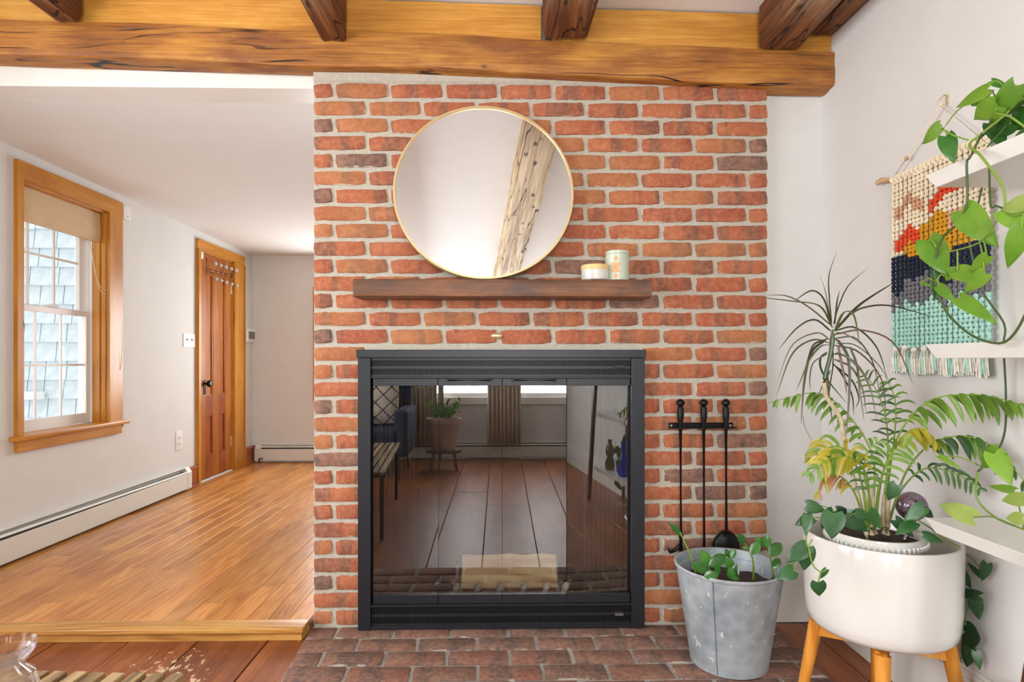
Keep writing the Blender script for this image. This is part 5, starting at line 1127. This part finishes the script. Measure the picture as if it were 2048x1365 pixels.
PL = [((125, 540), (207, 562), 58, 'Y', 1.58), ((150, 598), (72, 632), 54, 'Y', 1.55), ((128, 588), (105, 675), 46, 'Y', 1.54), ((250, 578), (225, 690), 98, 'Y', 1.54), ((310, 588), (395, 658), 82, 'Y', 1.54), ((412, 568), (470, 655), 66, 'Y', 1.53), ((355, 575), (418, 592), 46, 'Y', 1.52), ((545, 445), (512, 522), 58, 'Y', 1.52), ((670, 548), (583, 618), 62, 'Y', 1.50), ((625, 618), (530, 668), 60, 'Y', 1.52), ((668, 560), (716, 602), 42, 'Y', 1.53), ((670, 680), (742, 702), 46, 'Y', 1.50), ((540, 610), (620, 690), 50, 'Y', 1.53), ((250, 570), (180, 640), 60, 'Y', 1.57), ((265, 560), (330, 575), 40, 'Y', 1.6),
      ((122, 733), (32, 810), 74, 'Y', 1.50), ((125, 738), (112, 850), 78, 'Y', 1.505), ((62, 845), (-18, 882), 66, 'Y', 1.50), ((216, 840), (188, 894), 26, 'Y', 1.47), ((178, 900), (188, 972), 66, 'Y', 1.465),
      ((940, 872), (868, 800), 26, 'X', 1.27), ((966, 813), (940, 900), 46, 'X', 1.27), ((842, 848), (892, 925), 44, 'X', 1.27), ((928, 962), (783, 935), 48, 'X', 1.25), ((908, 978), (930, 1078), 58, 'X', 1.27), ((868, 1098), (930, 1158), 48, 'X', 1.265), ((905, 1150), (833, 1215), 66, 'X', 1.26), ((885, 1210), (868, 1302), 58, 'X', 1.265), ((915, 1225), (935, 1312), 40, 'X', 1.27), ((800, 1250), (780, 1328), 44, 'X', 1.27)]
bm_p = nb()
for (a, b2, w_, md, v_) in PL:
    A, B = pt(*a, md, v_), pt(*b2, md, v_); sc = A.y / F / 2.334; B = B + Vector((0, R.uniform(-.02, .01), 0)) if md == 'Y' else B
    heart_leaf(ph, A, B, w_ * sc * 1.12, 'lf_phil', .08, .30); q = near(A, lines)
    if .004 < (q - A).length < .12: tube(bm_p, bez([q, (q + A) / 2 + Vector((0, 0, .006)), A], 5), .0012, 5)
mk('petioles', bm_p, 'stem', ph, kind='stuff')
# ---- pothos on the top shelf
PXS = 1.02
po = thing('pothos', (1.16, 1.12, cz(.459)), 'golden pothos with long trailing vines and lime green leaves on the top white shelf', 'plant')
pp_ = thing('terracotta_pot', (1.17, 1.10, cz(.459)), 'small clay pot holding the pothos on the top white shelf', 'pot')
bm = nb(); lathe(bm, [(0, 0), (.05, 0), (.065, .09), (.072, .092), (.074, .115), (.066, .115), (.06, .09), (0, .09)], (1.17, 1.10, cz(.459)), 36); mk('body', bm, 'terra', pp_)
bm = nb(); lathe(bm, [(0, .094), (.06, .092)], (1.17, 1.10, cz(.459)), 24); mk('soil', bm, 'soil', pp_)
q6 = lambda x_, y_: (1730 + x_ / 2.132, 140 + y_ / 2.132)
def g6(x_, y_, v_=PXS, md='X'): q = q6(x_, y_); return PX(q[0], q[1], v_) if md == 'X' else PY(q[0], q[1], v_)
root = Vector((1.17, 1.10, cz(.459) + .10))
VP = [([root, g6(678, 120, 1.08), g6(600, 190, 1.06), g6(500, 270, 1.05), g6(445, 320, 1.03), g6(490, 362, 1.02), g6(540, 425, 1.02), g6(588, 500, 1.02), g6(600, 595, 1.02)], 'stem', .0036), ([root, g6(690, 70, 1.1), g6(600, 105, 1.08), g6(560, 150, 1.06), g6(530, 230, 1.05)], 'stem_dark', .003),
      ([g6(500, 268, 1.05), g6(450, 370), g6(434, 400), g6(436, 560), g6(400, 650), g6(330, 720), g6(296, 860), g6(335, 1010), g6(400, 1090), g6(480, 1145), g6(580, 1166), g6(640, 1120), g6(690, 1030)], 'stem_dark', .0034),
      ([g6(520, 400, 1.49, 'Y'), g6(500, 490, 1.50, 'Y'), g6(480, 580, 1.51, 'Y'), g6(440, 690, 1.52, 'Y'), g6(495, 930, 1.50, 'Y'), g6(592, 1080, 1.49, 'Y'), g6(590, 1180, 1.49, 'Y'), g6(600, 1365, 1.49, 'Y'), PY(2010, 860, 1.48), PY(1993, 905, 1.44), PY(1955, 945, 1.40)], 'stem_dark', .0032),
      ([root, g6(690, 100, 1.1), g6(560, 175, 1.05), g6(620, 200, 1.04), g6(690, 250, 1.05)], 'stem', .0028), ([g6(600, 595), g6(640, 620), g6(700, 600)], 'stem', .003), ([g6(600, 595), g6(520, 700), g6(470, 745), g6(345, 780)], 'stem', .0022),
      ([g6(330, 255), g6(380, 280), g6(440, 300, 1.03)], 'stem', .0024), ([g6(600, 595, 1.02), g6(560, 580, 1.02), g6(535, 575), g6(530, 420, 1.04)], 'stem_dark', .0028),
      ([PY(1955, 945, 1.40), PY(1953, 995, 1.38), PY(1990, 1035, 1.34), PY(2048, 1060, 1.28)], 'stem', .0030), ([root, g6(640, 130, 1.09), g6(575, 215, 1.07), g6(480, 300, 1.05)], 'stem_dark', .0028), ([root, g6(660, 150, 1.09), g6(600, 240, 1.08), g6(520, 330, 1.06)], 'stem_dark', .0024)]
lines = []
for (pl, m_, r_) in VP: bm = nb(); l_ = bez(pl, 40); tube(bm, l_, r_ * .75, 7); lines.append(l_); mk('vine', bm, m_, po)
LP = [((520, 85), (366, 160), 62, 'lf_pothos', 1.03), ((455, 132), (540, 92), 56, 'lf_pothos_dark', 1.08), ((560, 150), (452, 222), 104, 'lf_pothos', 1.04), ((640, 70), (520, 245), 92, 'lf_pothos', 1.05), ((316, 244), (230, 320), 62, 'lf_pothos', 1.02), ((345, 284), (378, 392), 68, 'lf_pothos_dark', 1.02), ((540, 48), (612, 76), 30, 'lf_pothos_dark', 1.08), ((418, 600), (550, 745), 112, 'lf_pothos', 1.02), ((268, 728), (348, 870), 106, 'lf_pothos', 1.02), ((690, 560), (556, 602), 72, 'lf_pale', 1.01), ((668, 676), (603, 852), 84, 'lf_pothos', 1.01), ((600, 602), (705, 690), 96, 'lf_pothos', 1.02),
      ((395, 858), (518, 898), 72, 'lf_pothos', 1.02), ((510, 870), (408, 957), 64, 'lf_pothos', 1.01), ((315, 925), (380, 988), 42, 'lf_pothos', 1.02), ((403, 975), (556, 1072), 62, 'lf_pothos', 1.02), ((300, 850), (298, 990), 32, 'lf_pothos_dark', 1.03), ((520, 795), (438, 872), 52, 'lf_pothos', 1.01), ((340, 880), (390, 840), 50, 'lf_pothos', 1.03), ((240, 908), (286, 922), 14, 'lf_pothos', 1.02), ((620, 230), (520, 290), 80, 'lf_pothos_dark', 1.08), ((690, 190), (590, 260), 90, 'lf_pothos_dark', 1.10), ((640, 90), (560, 130), 60, 'lf_pothos', 1.09), ((540, 230), (600, 330), 70, 'lf_pothos_dark', 1.09), ((700, 270), (610, 310), 60, 'lf_pothos_dark', 1.08), ((600, 170), (680, 130), 60, 'lf_pothos_dark', 1.10)]
bm_p = nb()
def petiole(A, lines, r_=.0016, mx=.16):
    q = near(A, lines)
    if .004 < (q - A).length < mx: tube(bm_p, bez([q, (q + A) / 2 + Vector((0, 0, .010)), A], 6), r_, 6)
for (a, b2, w_, m_, v_) in LP: A, B = g6(*a, v_), g6(*b2, v_); heart_leaf(po, A, B, w_ * A.y / F / 2.132 * 1.1, m_, .10, .35); petiole(A, lines)
g7 = lambda x_, y_, X=PXS: PX(*Z7(x_, y_), X)
for (a, b2, w_, m_, v_) in [((1000, 300), (1085, 442), 92, 'lf_pothos', 1.02), ((1022, 290), (924, 372), 84, 'lf_pothos', 1.03), ((900, 596), (720, 522), 84, 'lf_pale', 1.01), ((1140, 508), (1018, 522), 66, 'lf_pale', 1.0), ((1132, 602), (1040, 598), 60, 'lf_pale', 1.02), ((745, 310), (842, 366), 26, 'lf_pothos', 1.10), ((1090, 470), (960, 442), 40, 'lf_pothos', 1.05)]:
    A, B = g7(*a, v_), g7(*b2, v_); heart_leaf(po, A, B, w_ * A.y / F / 2.334 * 1.1, m_, .10, .35, fold=.2); petiole(A, lines)
mk('petioles', bm_p, 'stem', po, kind='stuff')
# ---- zz plant in the bucket
zz = thing('zz_plant', bc + Vector((0, 0, hb - .066)), 'young zz plant with glossy green leaves growing in the metal bucket', 'plant')
G4 = lambda x_, y_, Y=2.0: PY(1290 + x_ / 2.258, 760 + y_ / 2.258, Y)
SS = [[(230, 870), (205, 790), (170, 715), (158, 690)], [(400, 900), (385, 850), (388, 800), (385, 768)], [(490, 900), (488, 820), (470, 770), (450, 738)], [(580, 890), (572, 830), (555, 770), (548, 752)], [(295, 890), (290, 850), (285, 835)], [(320, 895), (330, 870), (325, 840)]]
lines = []
for s_ in SS: bm = nb(); l_ = bez([G4(x_, y_, 2.0 if y_ < 860 else 2.02) for x_, y_ in s_], 12); l_.insert(0, l_[0] + Vector((0, .02, -.03))); tube(bm, l_, [.0045] * 2 + [.0036 - .002 * i / 12 for i in range(12)], 7); lines.append(l_); mk('stem', bm, 'stem', zz)
for (a, b2, w_, Y) in [((165, 705), (112, 643), 26, 2.0), ((295, 838), (248, 768), 48, 1.99), ((293, 842), (364, 792), 52, 1.98), ((285, 872), (215, 826), 46, 1.97), ((330, 880), (264, 888), 40, 1.93), ((325, 838), (330, 880), 26, 1.96), ((385, 805), (362, 764), 24, 1.99), ((388, 808), (408, 764), 26, 1.98), ((398, 855), (362, 805), 42, 1.97), ((400, 898), (414, 832), 36, 1.95), ((395, 905), (382, 845), 34, 1.94), ((380, 862), (358, 850), 16, 1.97), ((452, 740), (418, 698), 36, 2.0), ((482, 790), (514, 732), 44, 1.98), ((548, 752), (498, 712), 30, 1.99), ((552, 757), (550, 698), 38, 1.98), ((566, 797), (614, 736), 52, 1.97), ((576, 850), (610, 808), 36, 1.96), ((390, 895), (426, 900), 22, 1.93), ((470, 760), (440, 760), 16, 1.98), ((575, 835), (612, 830), 18, 1.96)]:
    A, B = G4(*a, Y), G4(*b2, Y); bm = nb(); L_ = (B - A).length; nrm = facing(A, .3); ww = w_ / 2.258 * Y / F * 1.05
    pts = [A.lerp(B, t / 8) + nrm * (-.12 * L_ * (t / 8) ** 2) for t in range(9)]; blade(bm, pts, lambda t, ww=ww: max(.0005, ww * math.sin(math.pi * (t * .93 + .05)) ** .75) if t < 1 else .0005, nrm, .22); mk('leaf', bm, 'lf_zz', zz, origin=A, ang=80)
# ================================================================== SLATTED TABLE AND CRYSTAL VASE
ZTb = cz(-.634)
tb = thing('slatted_table', (-1.0, .65, 0), 'low wooden slatted table on dark metal legs at the bottom left', 'table')
ang = rad(4); far = Vector((-.640, 1.232, 0)); dv = Vector((-math.sin(ang), -math.cos(ang), 0)); ev = Vector((-math.cos(ang), math.sin(ang), 0)); LT = 1.25
for i in range(19):
    o_ = far + ev * (.0405 * i + R.uniform(-.0015, .0015)); w_, h_ = .027, .02; s0 = R.uniform(-.002, .002)
    A = o_ + dv * s0; B = o_ + dv * LT
    bm = nb(); hexa(bm, [p + ev * e + Vector((0, 0, z)) for p in (B, A) for e in (0, w_) for z in (ZTb - h_, ZTb)]); bmesh.ops.bevel(bm, geom=list(bm.edges), offset=.0015, segments=1, affect='EDGES'); mk('slat', bm, 'slat', tb, origin=A, smooth=False)
bm = nb()
for s_ in (.10, LT - .1): p = far + dv * s_; q = p + ev * (.0405 * 18 + .027); hexa(bm, [a + dv * e + Vector((0, 0, z)) for a in (p, q) for e in (-.012, .012) for z in (ZTb - .045, ZTb - .0205)])
mk('cross_rail', bm, 'iron', tb, smooth=False)
for s_ in (.10, LT - .1):
    for e_ in (.02, .0405 * 18 + .005): p = far + dv * s_ + ev * e_; bm = nb(); box(bm, p.x - .011, p.x + .011, p.y - .011, p.y + .011, 0, ZTb - .02, .001); mk('leg', bm, 'iron', tb, smooth=False)
v0 = PY(6, 1285, 1.10); cx_, cy_ = v0.x, 1.10; hv = .124; N = 64; bm = nb()
prof = [(.030, .004), (.046, .02), (.052, .045), (.046, .070), (.031, .084), (.028, .090), (.038, .100), (.046, .112), (.0485, hv)]
outer = []; 
for (r_, z_) in prof:
    ring = []
    for k in range(N):
        t = 2 * math.pi * k / N; fl = 1 + (.022 * abs(math.sin(t * 8)) if .01 < z_ < .112 else 0) + (.02 * math.sin(t * 16) if z_ >= .112 else 0)
        ring.append(bm.verts.new((cx_ + r_ * fl * math.cos(t), cy_ + r_ * fl * math.sin(t), ZTb + .001 + z_ + (.004 * abs(math.sin(t * 8)) if z_ >= hv - .001 else 0))))
    outer.append(ring)
inner = [[bm.verts.new((cx_ + r_ * math.cos(2 * math.pi * k / N), cy_ + r_ * math.sin(2 * math.pi * k / N), ZTb + .001 + z_)) for k in range(N)] for (r_, z_) in ((.044, hv - .001), (.041, .112), (.033, .1), (.023, .089), (.040, .068), (.045, .045), (.038, .022), (.02, .014))]
seq = outer + inner
for i in range(len(seq) - 1):
    for k in range(N): bm.faces.new((seq[i][k], seq[i][(k + 1) % N], seq[i + 1][(k + 1) % N], seq[i + 1][k]))
bm.faces.new(seq[0][::-1]); bm.faces.new(seq[-1])
bmesh.ops.translate(bm, verts=list(bm.verts), vec=(0, 0, -.004))
o = mk('crystal_vase', bm, 'crystal', origin=(cx_, cy_, ZTb), ang=20); tag(o, 'cut crystal vase with a flared rim standing on the slatted table', 'vase')
# ================================================================== BEHIND THE CAMERA (seen reflected in the fireplace glass)
for k, (a, b_, c_, d_) in enumerate(WB):
    wn = bpy.data.objects.new('window_%d' % (k + 2), None); C.objects.link(wn); wn.location = ((a + b_) / 2, YBACK, c_); wn['_org'] = tuple(wn.location); wn['kind'] = 'structure'
    for (p, q, r_, s_) in ((a - .08, a, c_ - .08, d_ + .08), (b_, b_ + .08, c_ - .08, d_ + .08), (a, b_, d_, d_ + .08), (a, b_, c_ - .08, c_)): bm = nb(); box(bm, p, q, YBACK, YBACK + .02, r_, s_, .003); mk('casing', bm, 'white_gloss', wn)
    bm = nb(); box(bm, a, b_, YBACK - .08, YBACK - .05, (c_ + d_) / 2 - .02, (c_ + d_) / 2 + .02)
    for (p, q, r_, s_) in ((a, a + .03, c_, d_), (b_ - .03, b_, c_, d_), (a, b_, c_, c_ + .04), (a, b_, d_ - .03, d_)): box(bm, p, q, YBACK - .08, YBACK - .05, r_, s_)
    mk('sash', bm, 'vinyl', wn, smooth=False)
def curtain(x0, x1, lb):
    bm = nb(); n = 48; fr_, bk = [], []
    for i in range(n + 1):
        x_ = x0 + (x1 - x0) * i / n; y_ = YBACK + .11 + .022 * math.sin(i * .95) + .006 * math.sin(i * .3)
        fr_.append([bm.verts.new((x_ + .01 * (1 - z) * math.sin(i), y_, z)) for z in (.16, .9, 1.6, 2.28)])
    for i in range(n):
        for j in range(3): bm.faces.new((fr_[i][j], fr_[i + 1][j], fr_[i + 1][j + 1], fr_[i][j + 1]))
    o = mk('curtain', bm, 'curtain', origin=((x0 + x1) / 2, YBACK + .11, .16), ang=180); tag(o, lb, 'curtain', 'linen curtains at the rear windows'); o.modifiers.new('s', 'SOLIDIFY').thickness = .003
curtain(-.90, -.58, 'linen curtain hanging left of the double windows behind the room'); curtain(-.12, .20, 'linen curtain hanging between the two rear windows'); curtain(.72, .95, 'linen curtain hanging at the right side of the rear windows')
bm = nb(); tube(bm, [(-1.0, YBACK + .11, 2.29), (1.05, YBACK + .11, 2.29)], .009, 10); o = mk('curtain_rod', bm, 'iron', origin=(0, YBACK + .11, 2.29)); tag(o, 'black curtain rod above the rear windows', 'rod')
ch = thing('armchair', (-1.15, -.95, 0), 'navy upholstered armchair at the rear left, seen in the fireplace glass', 'armchair')
x_, y_ = -1.15, -.95
for nm, q in (('seat', (x_ - .30, x_ + .30, y_ - .28, y_ + .34, .22, .44, .05)), ('backrest', (x_ - .36, x_ + .36, y_ - .42, y_ - .24, .24, .92, .06)), ('armrest', (x_ - .40, x_ - .28, y_ - .36, y_ + .32, .2, .62, .045)), ('armrest', (x_ + .28, x_ + .40, y_ - .36, y_ + .32, .2, .62, .045))): bm = nb(); box(bm, *q[:6], q[6], 4); mk(nm, bm, 'navy_fab', ch)
for sx_ in (-1, 1):
    for sy_ in (-1, 1): bm = nb(); tube(bm, [(x_ + sx_ * .30, y_ + sy_ * .28, .22), (x_ + sx_ * .33, y_ + sy_ * .31, 0)], [.02, .013], 10); mk('leg', bm, 'darkpine', ch)
bm = nb(); n = 12; g = []
for i in range(n + 1):
    for j in range(n + 1):
        u, v_ = i / n * 2 - 1, j / n * 2 - 1; th = .07 * (1 - u ** 4) * (1 - v_ ** 4); g.append((u * .21 * (1 - .06 * v_ * v_), v_ * .21 * (1 - .06 * u * u), th))
A_ = [bm.verts.new((a, -c_, b_)) for a, b_, c_ in g]; B_ = [bm.verts.new((a, c_, b_)) for a, b_, c_ in g]
for L_, fl in ((A_, 1), (B_, -1)):
    for i in range(n):
        for j in range(n): f = (L_[i * (n + 1) + j], L_[(i + 1) * (n + 1) + j], L_[(i + 1) * (n + 1) + j + 1], L_[i * (n + 1) + j + 1]); bm.faces.new(f[::fl])
bmesh.ops.remove_doubles(bm, verts=list(bm.verts), dist=1e-5)
bmesh.ops.transform(bm, matrix=Matrix.Translation((-1.10, -1.08, .66)) @ Matrix.Rotation(rad(14), 4, 'X'), verts=list(bm.verts)); o = mk('cushion', bm, 'lattice', origin=(-1.1, -1.08, .66)); tag(o, 'cream cushion with a dark lattice pattern on the navy armchair', 'cushion')
ps = thing('plant_stool', (-.50, -1.15, 0), 'dark wooden stool under the potted plant by the rear window', 'stool')
bm = nb(); lathe(bm, [(0, .17), (.14, .17), (.14, .195), (0, .195)], (-.50, -1.15, 0), 28); mk('seat', bm, 'darkpine', ps)
for k in range(4): a = k * math.pi / 2 + .6; bm = nb(); tube(bm, [(-.5 + .09 * math.cos(a), -1.15 + .09 * math.sin(a), .18), (-.5 + .13 * math.cos(a), -1.15 + .13 * math.sin(a), 0)], .011, 8); mk('leg', bm, 'darkpine', ps)
bp = thing('plant_pot', (-.50, -1.15, .196), 'rose-beige clay pot on the dark stool by the rear window', 'pot')
bm = nb(); lathe(bm, [(0, 0), (.085, 0), (.12, .25), (.135, .252), (.138, .30), (.125, .30), (.11, .26), (0, .26)], (-.50, -1.15, .196), 36); mk('body', bm, 'terra', bp)
bm = nb(); lathe(bm, [(0, .265), (.118, .262)], (-.50, -1.15, .196), 24); mk('soil', bm, 'soil', bp)
fo = thing('jade_plant', (-.50, -1.15, .46), 'small bushy green plant in the rose-beige clay pot', 'plant')
for k in range(9):
    a = k * .75; e = Vector((-.5 + .13 * math.cos(a), -1.15 + .13 * math.sin(a), .56 + .05 * (k % 3))); bm = nb(); s_ = bez([(-.5, -1.15, .455), (-.5 + .05 * math.cos(a), -1.15 + .05 * math.sin(a), .53), e], 8); tube(bm, s_, .004, 6); mk('stem', bm, 'stem', fo)
    for j in range(6): q = s_[3 + j % 6]; t = q + Vector((R.uniform(-1, 1), R.uniform(-1, 1), R.uniform(-.2, .8))).normalized() * .06; bm = nb(); blade(bm, [q.lerp(t, i / 5) for i in range(6)], lambda u: max(.001, .024 * math.sin(math.pi * (u * .9 + .06))), Vector((.2, .9, .3)), .15); mk('leaf', bm, 'lf_palmdark', fo, origin=q)
# living room side window: unseen, added to let daylight in from the left
w4 = bpy.data.objects.new('window_4', None); C.objects.link(w4); w4.location = (XL, .35, W4[2]); w4['_org'] = tuple(w4.location); w4['kind'] = 'structure'
a, b_, c_, d_ = W4
for (p, q, r_, s_) in ((a - .08, a, c_ - .08, d_ + .08), (b_, b_ + .08, c_ - .08, d_ + .08), (a, b_, d_, d_ + .08), (a, b_, c_ - .08, c_)): bm = nb(); box(bm, XL, XL + .02, p, q, r_, s_, .003); mk('casing', bm, 'pine', w4)
bm = nb()
for (p, q, r_, s_) in ((a, a + .03, c_, d_), (b_ - .03, b_, c_, d_), (a, b_, c_, c_ + .04), (a, b_, d_ - .03, d_), (.33, .37, c_, d_)): box(bm, XL - .08, XL - .05, p, q, r_, s_)
mk('sash', bm, 'vinyl', w4, smooth=False)
w5 = bpy.data.objects.new('window_5', None); C.objects.link(w5); w5.location = (-1.2, YF, .72); w5['_org'] = tuple(w5.location); w5['kind'] = 'structure'  # unseen far window, placed where its light gives the oak floor its glare
a, b_, c_, d_ = -1.80, -.6, .72, 1.72
for (p, q, r_, s_) in ((a - .045, a, c_ - .07, d_ + .07), (b_, b_ + .08, c_ - .07, d_ + .07), (a, b_, d_, d_ + .07), (a, b_, c_ - .07, c_)): bm = nb(); box(bm, p, q, YF - .02, YF, r_, s_, .003); mk('casing', bm, 'pine', w5)
bm = nb()
for (p, q, r_, s_) in ((a, a + .03, c_, d_), (b_ - .03, b_, c_, d_), (a, b_, c_, c_ + .04), (a, b_, d_ - .03, d_), (-1.22, -1.18, c_, d_), (a, b_, 1.20, 1.23)): box(bm, p, q, YF + .05, YF + .08, r_, s_)
mk('sash', bm, 'vinyl', w5, smooth=False)
for o in bpy.data.objects:
    if '_org' in o: del o['_org']
